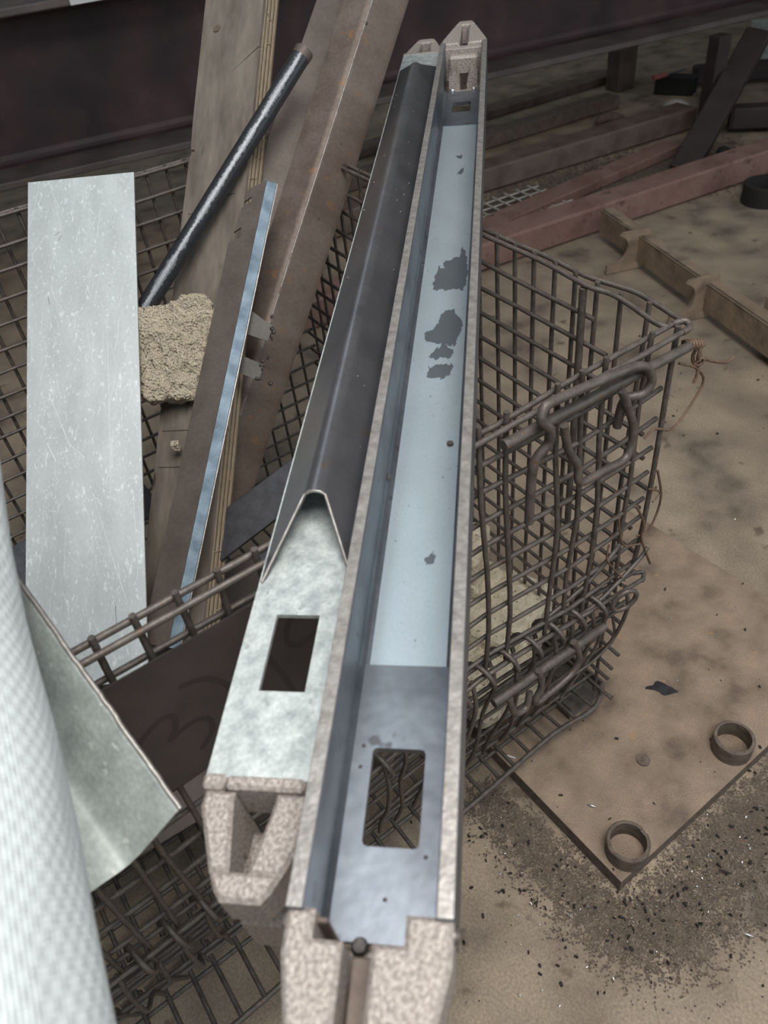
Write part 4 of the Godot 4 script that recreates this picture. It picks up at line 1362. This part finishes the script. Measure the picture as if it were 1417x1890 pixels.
# ------------------------------------------------------------------ the two scaffold transoms
# their own axes: x across, y up, -z along from the near head to the far head
func bevelled(st: SurfaceTool, poly: Array, z0: float, z1: float, t: Transform3D, b := 0.0025) -> void:
	# prism whose upper edge is chamfered
	var pp := PackedVector2Array(poly)
	var area := 0.0
	for i in pp.size():
		area += pp[i].cross(pp[(i + 1) % pp.size()])
	if area < 0:
		pp.reverse()
	var n := pp.size()
	var inner := PackedVector2Array()
	for i in n:
		var e0 := (pp[i] - pp[(i - 1 + n) % n]).normalized()
		var e1 := (pp[(i + 1) % n] - pp[i]).normalized()
		var n0 := Vector2(-e0.y, e0.x)
		var n1 := Vector2(-e1.y, e1.x)
		var m := n0 + n1
		inner.append(pp[i] + m * b / maxf(0.5, 1.0 + n0.dot(n1)))
	var B := t.basis.orthonormalized()
	var ix := Geometry2D.triangulate_polygon(inner)
	for k in range(0, ix.size(), 3):
		var q := []
		for j in 3:
			q.append(t * Vector3(inner[ix[k + j]].x, inner[ix[k + j]].y, z1))
		tri(st, q[0], q[1], q[2], B * Vector3(0, 0, 1))
	ix = Geometry2D.triangulate_polygon(pp)
	for k in range(0, ix.size(), 3):
		var q := []
		for j in 3:
			q.append(t * Vector3(pp[ix[k + j]].x, pp[ix[k + j]].y, z0))
		tri(st, q[0], q[1], q[2], B * Vector3(0, 0, -1))
	for i in n:
		var j := (i + 1) % n
		var e := (pp[j] - pp[i]).normalized()
		var o := Vector3(e.y, -e.x, 0)
		quad(st, t * Vector3(pp[i].x, pp[i].y, z0), t * Vector3(pp[j].x, pp[j].y, z0), t * Vector3(pp[j].x, pp[j].y, z1 - b), t * Vector3(pp[i].x, pp[i].y, z1 - b), B * o)
		quad(st, t * Vector3(pp[i].x, pp[i].y, z1 - b), t * Vector3(pp[j].x, pp[j].y, z1 - b), t * Vector3(inner[j].x, inner[j].y, z1), t * Vector3(inner[i].x, inner[i].y, z1), (B * (o + Vector3(0, 0, 1))).normalized())

func flat_axes(dir: float, u: float) -> Transform3D:
	# outline x = across, y = outwards from the section's end; pushed up along the section's y
	return Transform3D(Basis(Vector3(-dir, 0, 0) if dir > 0 else Vector3(1, 0, 0), Vector3(0, 0, dir), Vector3(0, 1, 0)), Vector3(0, 0, -u))

func wedge_head(parent: Node, called: String, u: float, dir: float, hw: float, tipw: float, length: float, s0: float, slot_w: float, slot_a: float, slot_b: float, slot_end: float, top: float, m: Material, shift := 0.0) -> void:
	# dir +1: points to the viewer's end (+z); -1: to the far end
	var t := flat_axes(dir, u)
	var sg := -dir      # across is mirrored at the near end
	var st := mb()
	var f := slot_end / length
	var wmid := lerpf(hw, tipw, f)
	var k := shift * sg
	# lobes either side of the slot
	for s in [-1.0, 1.0]:
		bevelled(st, [Vector2(s * hw, -0.002), Vector2(k + s * s0, -0.002), Vector2(k + s * s0, slot_a), Vector2(k + s * slot_w, slot_a + 0.0002), Vector2(k + s * slot_b, slot_end), Vector2(s * wmid, slot_end), Vector2(s * hw, length * 0.14)], top - 0.032, top, t)
	bevelled(st, [Vector2(-wmid, slot_end - 0.001), Vector2(wmid, slot_end - 0.001), Vector2(tipw, length - 0.006), Vector2(tipw * 0.7, length), Vector2(-tipw * 0.7, length), Vector2(-tipw, length - 0.006)], top - 0.032, top, t)
	var head := put(st, called, m, parent)
	# lower jaw, and the neck behind the mouth
	st = mb()
	bevelled(st, [Vector2(-hw * 0.86, 0.0), Vector2(hw * 0.86, 0.0), Vector2(wmid * 0.92, slot_end), Vector2(tipw * 0.9, length * 0.92), Vector2(-tipw * 0.9, length * 0.92), Vector2(-wmid * 0.92, slot_end)], top - 0.105, top - 0.058, t)
	put(st, "lower_jaw", M.cast, head)
	st = mb()
	bevelled(st, [Vector2(-hw * 0.86, -0.004), Vector2(-s0 * 1.4, -0.004), Vector2(-s0 * 1.4, length * 0.3), Vector2(-hw * 0.8, length * 0.25)], top - 0.1, top - 0.03, t)
	bevelled(st, [Vector2(hw * 0.86, -0.004), Vector2(s0 * 1.4, -0.004), Vector2(s0 * 1.4, length * 0.3), Vector2(hw * 0.8, length * 0.25)], top - 0.1, top - 0.03, t)
	put(st, "neck", M.cast, head)

func u_transom() -> void:
	var ax := Vector3(0.2049, 0.0646, -0.9767).normalized()
	var rt := ax.cross(UPV).normalized()
	var t := Transform3D(Basis(rt, rt.cross(ax), -ax), Vector3(-0.0347, 0.8151, -0.1462))
	var o := thing("channel_transom", "long U-channel scaffold transom with a blue-grey trough and wedge heads at both ends", "scaffold transom", t)
	var L := 1.425
	# flanges
	for s in [-1.0, 1.0]:
		var st := mb()
		box(st, Vector3(minf(s * 0.0325, s * 0.0412), -0.058, -L), Vector3(maxf(s * 0.0325, s * 0.0412), -0.0012, 0.0), Transform3D.IDENTITY, 0.0006)
		# root fillet inside
		prism(st, [Vector2(s * 0.0325, -0.054), Vector2(s * 0.0265, -0.054), Vector2(s * 0.0290, -0.0528), Vector2(s * 0.0312, -0.0505), Vector2(s * 0.0325, -0.047)], -1.335, -0.0, Transform3D.IDENTITY)
		var fl := put(st, "flange", M.mill_scale, o)
		st = mb()
		box(st, Vector3(minf(s * 0.0330, s * 0.0412), -0.0015, -L), Vector3(maxf(s * 0.0330, s * 0.0412), 0.0, 0.0), Transform3D.IDENTITY, 0.0007)
		put(st, "ground_edge", M.cut_edge, fl)
	# trough floor
	var st := mb()
	box(st, Vector3(-0.0325, -0.058, -1.18), Vector3(0.0325, -0.0545, -0.17), Transform3D.IDENTITY, 0.0)
	var fo := put(st, "trough_floor", M.mill_scale, o)
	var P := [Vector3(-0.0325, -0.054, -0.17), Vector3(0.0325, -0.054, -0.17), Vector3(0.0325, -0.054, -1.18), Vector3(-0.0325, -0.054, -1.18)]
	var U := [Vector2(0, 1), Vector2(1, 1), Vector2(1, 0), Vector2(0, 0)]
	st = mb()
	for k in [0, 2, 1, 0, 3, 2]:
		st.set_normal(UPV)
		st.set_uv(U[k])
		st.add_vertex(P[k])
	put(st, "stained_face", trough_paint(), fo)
	# inserted end plates, a little proud of the trough, each with its hole
	for e in [[0.0, 0.172, 0.050, 0.111, 0.0168], [1.176, 1.335, 1.234, 1.281, 0.0152]]:
		st = mb()
		var y0 := -0.058
		var y1 := -0.0525
		box(st, Vector3(-0.0325, y0, -e[2]), Vector3(0.0325, y1, -e[0]), Transform3D.IDENTITY, 0.0)
		box(st, Vector3(-0.0325, y0, -e[1]), Vector3(0.0325, y1, -e[3]), Transform3D.IDENTITY, 0.0)
		for s in [-1.0, 1.0]:
			box(st, Vector3(minf(s * 0.0325, s * e[4]), y0, -e[3]), Vector3(maxf(s * 0.0325, s * e[4]), y1, -e[2]), Transform3D.IDENTITY, 0.0)
		for c in [[-1, e[2], 1], [1, e[2], 1], [-1, e[3], -1], [1, e[3], -1]]:
			prism(st, [Vector2(c[0] * e[4], -c[1]), Vector2(c[0] * (e[4] - 0.003), -c[1]), Vector2(c[0] * (e[4] - 0.0009), -c[1] - c[2] * 0.0009), Vector2(c[0] * e[4], -c[1] - c[2] * 0.003)], -y1, -y0, Transform3D(Basis(Vector3(1, 0, 0), Vector3(0, 0, 1), Vector3(0, -1, 0)), Vector3.ZERO))
		put(st, "end_plate", M.mill_scale, o)
	st = mb()
	for p in [[-0.023, 0.112], [-0.0235, 0.098], [0.0, 0.022], [0.021, 0.046]]:
		tube(st, [Vector3(p[0], -0.0530, -p[1]), Vector3(p[0], -0.0518, -p[1])], [0.0016, 0.0010], 8)
	put(st, "weld_dot", M.cast_dark, o)
	st = mb()
	tube(st, [Vector3(-0.011, -0.0530, 0.002), Vector3(-0.011, -0.050, 0.002)], [0.005, 0.0035], 14)
	put(st, "stud", M.cast_dark, o)
	# the near and the far head
	wedge_head(o, "wedge_head", 0.0, 1.0, 0.0410, 0.014, 0.135, 0.0225, 0.0072, 0.0115, 0.0062, 0.112, -0.004, M.cast, -0.0045)
	head_cheeks(o, 0.0, 1.0)
	wedge_head(o, "wedge_head", 1.425, -1.0, 0.0400, 0.015, 0.138, 0.0072, 0.0072, 0.005, 0.0062, 0.115, -0.001, M.cast, 0.0)
	# far end: rear wall, arched socket, bright welds
	st = mb()
	box(st, Vector3(-0.0325, -0.058, -1.424), Vector3(0.0325, -0.006, -1.408), Transform3D.IDENTITY, 0.001)
	box(st, Vector3(-0.026, -0.045, -1.41), Vector3(0.026, -0.014, -1.392), Transform3D.IDENTITY, 0.006)
	var rw := put(st, "rear_wall", M.cast, o)
	st = mb()
	for s in [-1.0, 1.0]:
		prism(st, [Vector2(s * 0.006, -0.066), Vector2(s * 0.025, -0.066), Vector2(s * 0.025, -0.036), Vector2(s * 0.013, -0.024), Vector2(s * 0.011, -0.034), Vector2(s * 0.008, -0.040), Vector2(s * 0.006, -0.048)], -1.386, -1.352, Transform3D.IDENTITY)
	box(st, Vector3(-0.024, -0.068, -1.354), Vector3(0.024, -0.056, -1.342), Transform3D.IDENTITY, 0.002)
	put(st, "socket", M.cast, rw)
	st = mb()
	for s in [-1.0, 1.0]:
		blob(st, Vector3(s * 0.0185, -0.052, -1.337), 0.0045, 700 + int(s), 1.0)
	put(st, "weld_bead", M.bright_weld, o)
	st = mb()
	for s in [-1.0, 1.0]:
		blob(st, Vector3(s * 0.0405, -0.010, 0.004), 0.0042, 710 + int(s), 1.0)
		blob(st, Vector3(s * 0.034, -0.004, -1.424), 0.003, 720 + int(s), 1.0)
	put(st, "weld_bead", M.weld, o)

func head_cheeks(o: Node, u: float, dir: float) -> void:
	# rusty inner faces of the near head's step and the dark wedge lying in its slot
	var st := mb()
	for s in [-1.0, 1.0]:
		st = mb()
		box(st, Vector3(minf(s * 0.031, s * 0.0215), -0.050, 0.0), Vector3(maxf(s * 0.031, s * 0.0215), -0.012, 0.003), Transform3D.IDENTITY, 0.001)
		put(st, "cheek", M.rusty_steel, o)
	st = mb()
	box(st, Vector3(-0.0105, -0.06, 0.012), Vector3(0.001, -0.030, 0.110), Transform3D.IDENTITY, 0.001)
	put(st, "wedge", M.rusty_steel, o)

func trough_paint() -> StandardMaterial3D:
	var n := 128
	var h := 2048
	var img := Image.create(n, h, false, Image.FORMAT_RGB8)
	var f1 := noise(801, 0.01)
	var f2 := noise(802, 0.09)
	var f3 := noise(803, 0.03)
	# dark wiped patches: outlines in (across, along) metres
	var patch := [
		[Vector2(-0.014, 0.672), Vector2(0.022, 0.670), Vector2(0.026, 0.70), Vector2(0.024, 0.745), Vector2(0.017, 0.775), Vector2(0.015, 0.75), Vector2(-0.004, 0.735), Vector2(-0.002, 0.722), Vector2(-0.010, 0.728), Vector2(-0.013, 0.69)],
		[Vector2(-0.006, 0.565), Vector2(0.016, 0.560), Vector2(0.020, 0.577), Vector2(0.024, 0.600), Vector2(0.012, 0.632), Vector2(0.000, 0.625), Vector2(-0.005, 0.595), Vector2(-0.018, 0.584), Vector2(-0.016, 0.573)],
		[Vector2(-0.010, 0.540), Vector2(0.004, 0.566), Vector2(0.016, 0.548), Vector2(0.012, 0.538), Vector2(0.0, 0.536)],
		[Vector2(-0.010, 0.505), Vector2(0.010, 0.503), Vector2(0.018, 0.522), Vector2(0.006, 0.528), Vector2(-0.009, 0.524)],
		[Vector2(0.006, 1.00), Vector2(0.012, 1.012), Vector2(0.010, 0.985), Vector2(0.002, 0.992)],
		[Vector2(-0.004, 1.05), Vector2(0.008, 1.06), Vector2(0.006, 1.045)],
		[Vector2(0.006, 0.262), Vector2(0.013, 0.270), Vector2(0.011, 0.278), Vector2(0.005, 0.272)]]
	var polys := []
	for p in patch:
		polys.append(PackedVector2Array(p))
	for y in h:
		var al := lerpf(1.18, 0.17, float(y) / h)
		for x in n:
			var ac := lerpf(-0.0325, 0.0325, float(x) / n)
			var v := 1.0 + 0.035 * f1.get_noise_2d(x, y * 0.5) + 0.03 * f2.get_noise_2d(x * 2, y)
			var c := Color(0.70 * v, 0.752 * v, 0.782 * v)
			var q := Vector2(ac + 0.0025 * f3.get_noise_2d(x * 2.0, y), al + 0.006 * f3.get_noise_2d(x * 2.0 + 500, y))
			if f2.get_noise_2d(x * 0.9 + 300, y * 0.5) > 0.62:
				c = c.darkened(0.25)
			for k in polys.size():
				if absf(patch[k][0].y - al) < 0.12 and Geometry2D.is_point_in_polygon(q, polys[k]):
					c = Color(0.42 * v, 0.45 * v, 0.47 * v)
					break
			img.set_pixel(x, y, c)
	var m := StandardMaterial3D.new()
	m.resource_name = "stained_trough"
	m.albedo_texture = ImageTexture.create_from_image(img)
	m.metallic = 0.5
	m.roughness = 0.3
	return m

func ridge_transom() -> void:
	var ax := Vector3(0.2048, 0.0704, -0.9763).normalized()
	var rt := ax.cross(UPV).normalized()
	var t := Transform3D(Basis(rt, rt.cross(ax), -ax), Vector3(-0.0972, 0.7793, -0.2335))
	var o := thing("ridge_transom", "galvanised scaffold transom with a folded V-ridge cap and wedge heads beside the channel", "scaffold transom", t)
	var L := 1.425
	var w := 0.0372
	var st := mb()
	# top with its hole
	var h0 := 0.0713
	var h1 := 0.1335
	box(st, Vector3(-w, -0.004, -h0), Vector3(w, 0, -0.011), Transform3D.IDENTITY, 0.0)
	box(st, Vector3(-w, -0.004, -L), Vector3(w, 0, -h1), Transform3D.IDENTITY, 0.0)
	box(st, Vector3(-w, -0.004, -h1), Vector3(-0.0172, 0, -h0), Transform3D.IDENTITY, 0.0)
	box(st, Vector3(0.0145, -0.004, -h1), Vector3(w, 0, -h0), Transform3D.IDENTITY, 0.0)
	put(st, "top_plate", M.galvanised, o)
	for s in [-1.0, 1.0]:
		st = mb()
		box(st, Vector3(minf(s * (w - 0.004), s * w), -0.034, -L), Vector3(maxf(s * (w - 0.004), s * w), -0.0035, -0.011), Transform3D.IDENTITY, 0.001)
		put(st, "side_wall", M.galvanised, o)
	# ridge cap, its ends cut on the slant
	st = mb()
	var line := [Vector2(-0.0355, 0.0012)]
	var za := [-0.163]
	var zb := [-1.335]
	for k in 9:
		var a := deg_to_rad(135 - 90.0 * k / 8)
		var p := Vector2(cos(a) * 0.0125, 0.0205 + sin(a) * 0.0125)
		line.append(p)
		za.append(-0.228)
		zb.append(-1.262)
	line.append(Vector2(0.0355, 0.0012))
	za.append(-0.163)
	zb.append(-1.335)
	sheet_fold(st, line, 0.003, za, zb)
	var cap := put(st, "ridge_cap", M.cap_steel, o)
	# cut edge of the cap, bright
	st = mb()
	tube(st, [Vector3(-0.0350, 0.0005, -0.1622), Vector3(-0.0085, 0.0288, -0.2266), Vector3(-0.0045, 0.0320, -0.2272), Vector3(0.0, 0.0325, -0.2275), Vector3(0.0045, 0.0320, -0.2272), Vector3(0.0085, 0.0288, -0.2266), Vector3(0.0350, 0.0005, -0.1622)], 0.0014, 6)
	put(st, "cut_edge", M.cut_edge, cap)
	# spatter
	st = mb()
	for k in 26:
		var s := -1.0 if k % 3 == 0 else 1.0
		var q := rng.randf_range(0.1, 0.9)
		blob(st, Vector3(s * lerpf(0.006, 0.035, q), lerpf(0.031, 0.003, q) + 0.0006, -rng.randf_range(0.26, 1.2)), rng.randf_range(0.0006, 0.0014), 740 + k, 0.8)
	put(st, "spatter", M.weld, cap)
	# collar plates and heads
	for e in [0.0085, 1.4285]:
		st = mb()
		box(st, Vector3(-w - 0.001, -0.036, -e - 0.005), Vector3(-0.024, 0.0015, -e + 0.005), Transform3D.IDENTITY, 0.002)
		box(st, Vector3(-0.0235, -0.036, -e - 0.0045), Vector3(0.026, 0.0012, -e + 0.0045), Transform3D.IDENTITY, 0.002)
		box(st, Vector3(0.0265, -0.036, -e - 0.005), Vector3(w, 0.0013, -e + 0.005), Transform3D.IDENTITY, 0.002)
		put(st, "collar", M.cast, o)
	wedge_head(o, "wedge_head", 0.0015, 1.0, 0.0362, 0.0165, 0.060, 0.0130, 0.0128, 0.004, 0.0055, 0.045, -0.001, M.cast, -0.004)
	wedge_head(o, "wedge_head", 1.436, -1.0, 0.0350, 0.0175, 0.088, 0.0110, 0.0110, 0.002, 0.0085, 0.066, -0.001, M.cast, 0.0)
	# small slot by the far end of the cap
	st = mb()
	box(st, Vector3(0.016, -0.0005, -1.345), Vector3(0.021, 0.0004, -1.333), Transform3D.IDENTITY, 0.0)
	put(st, "slot", M.rubber, o)

# ------------------------------------------------------------------ close to the viewer, on the left
func near_things() -> void:
	# folded galvanised profile: an upper flange, a fold, and a lower face
	var a := Vector3(-0.252, 0.836, -0.372)
	var b := Vector3(-0.154, 0.763, -0.240)
	var fold := Vector3(-0.185, 0.709, -0.212)
	var foot := Vector3(-0.206, 0.724, -0.192)
	var x := (b - a).normalized()
	var down := fold - b
	down = down - x * down.dot(x)
	var wide := down.length()
	down = down.normalized()
	var out := x.cross(down).normalized()
	if out.y < 0: out = -out
	var t := Transform3D(Basis(out, -down, out.cross(-down)), b)
	var o := thing("zinc_profile", "folded old galvanised steel profile with a rusty lip lying over the gate", "steel profile", t)
	var dz: float = -signf(t.basis.z.dot(x))      # towards the far end
	var l := 0.24
	var leg := Vector2((foot - fold).dot(out), (foot - fold).dot(-down))
	var st := mb()
	var line := [Vector2(-0.003, 0.003), Vector2(0.0, 0.0), Vector2(-0.003, -wide * 0.4), Vector2(-0.004, -wide * 0.8), Vector2(-0.002, -wide * 0.94), Vector2(0, -wide) + leg * 0.10, Vector2(0, -wide) + leg * 0.5, Vector2(0, -wide) + leg * 1.1]
	sheet_fold(st, line, 0.0026, 0.0, dz * l, Transform3D.IDENTITY)
	put(st, "folded_sheet", M.galvanised_old, o)
	st = mb()
	var f := noise(911, 8.0)
	var pts := []
	for i in 40:
		var z := dz * l * i / 39.0
		pts.append(Vector3(-0.0025 + 0.001 * f.get_noise_1d(i * 1.1), 0.0026 + 0.0006 * f.get_noise_1d(i * 0.7 + 40), z))
	tube(st, pts, 0.0019, 6)
	put(st, "rusty_lip", M.cut_edge, o)
	sleeve()

func sleeve() -> void:
	# white waffle cloth: a soft hanging roll with shallow folds and a woven relief
	var edge := [Vector3(-0.275, 1.010, -0.530), Vector3(-0.258, 0.988, -0.481), Vector3(-0.244, 0.954, -0.424), Vector3(-0.220, 0.899, -0.308), Vector3(-0.193, 0.859, -0.219), Vector3(-0.163, 0.818, -0.115), Vector3(-0.125, 0.765, 0.02), Vector3(-0.10, 0.72, 0.12)]
	var rad := [0.055, 0.062, 0.066, 0.078, 0.088, 0.098, 0.11, 0.115]
	var camx := Vector3(0.990, -0.105, 0.094)
	var C := []
	for i in edge.size():
		C.append(edge[i] - camx * rad[i])
	C = smooth(C, 8)
	var n: int = C.size()
	var f := noise(921, 1.0, FastNoiseLite.TYPE_SIMPLEX_SMOOTH, 2)
	var sides := 72
	var G := []
	for i in n:
		var tg: Vector3 = (C[mini(i + 1, n - 1)] - C[maxi(i - 1, 0)]).normalized()
		var u := (camx - tg * camx.dot(tg)).normalized()
		var v := tg.cross(u)
		var q := float(i) / (n - 1) * (rad.size() - 1)
		var r: float = lerpf(rad[int(q)], rad[mini(int(q) + 1, rad.size() - 1)], q - int(q))
		var row := []
		for k in sides + 1:
			var a := TAU * (k % sides) / sides
			var d := u * cos(a) + v * sin(a)
			var rr := r * (1.0 + 0.018 * f.get_noise_3d(cos(a) * 3, sin(a) * 3, i * 0.13))
			row.append(C[i] + d * rr)
		G.append(row)
	var st := mb()
	st.set_smooth_group(0)
	for i in n - 1:
		for k in sides:
			var ids := [[i, k], [i + 1, k + 1], [i, k + 1], [i, k], [i + 1, k], [i + 1, k + 1]]
			for e in ids:
				st.set_uv(Vector2(float(e[1]) / sides * 26.0, e[0] * 0.62))
				st.add_vertex(G[e[0]][e[1]])
	# closed ends
	for e in [0, n - 1]:
		for k in sides:
			var q := [C[e], G[e][k], G[e][k + 1]] if e == 0 else [C[e], G[e][k + 1], G[e][k]]
			for p in q:
				st.set_uv(Vector2.ZERO)
				st.add_vertex(p)
	st.index()
	st.generate_normals()
	# waffle weave as relief
	var m: StandardMaterial3D = M.cloth
	var img := Image.create(64, 64, false, Image.FORMAT_L8)
	for y in 64:
		for x in 64:
			var v := 0.5 + 0.25 * cos(x * TAU / 32) * cos(y * TAU / 32) + 0.12 * cos(x * TAU / 8) + 0.12 * cos(y * TAU / 8)
			img.set_pixel(x, y, Color(v, v, v))
	m.heightmap_enabled = true
	m.heightmap_texture = ImageTexture.create_from_image(img)
	m.heightmap_scale = 0.12
	tag(put(st, "white_cloth", m), "white waffle-woven cloth hanging beside the folded galvanised profile", "cloth")
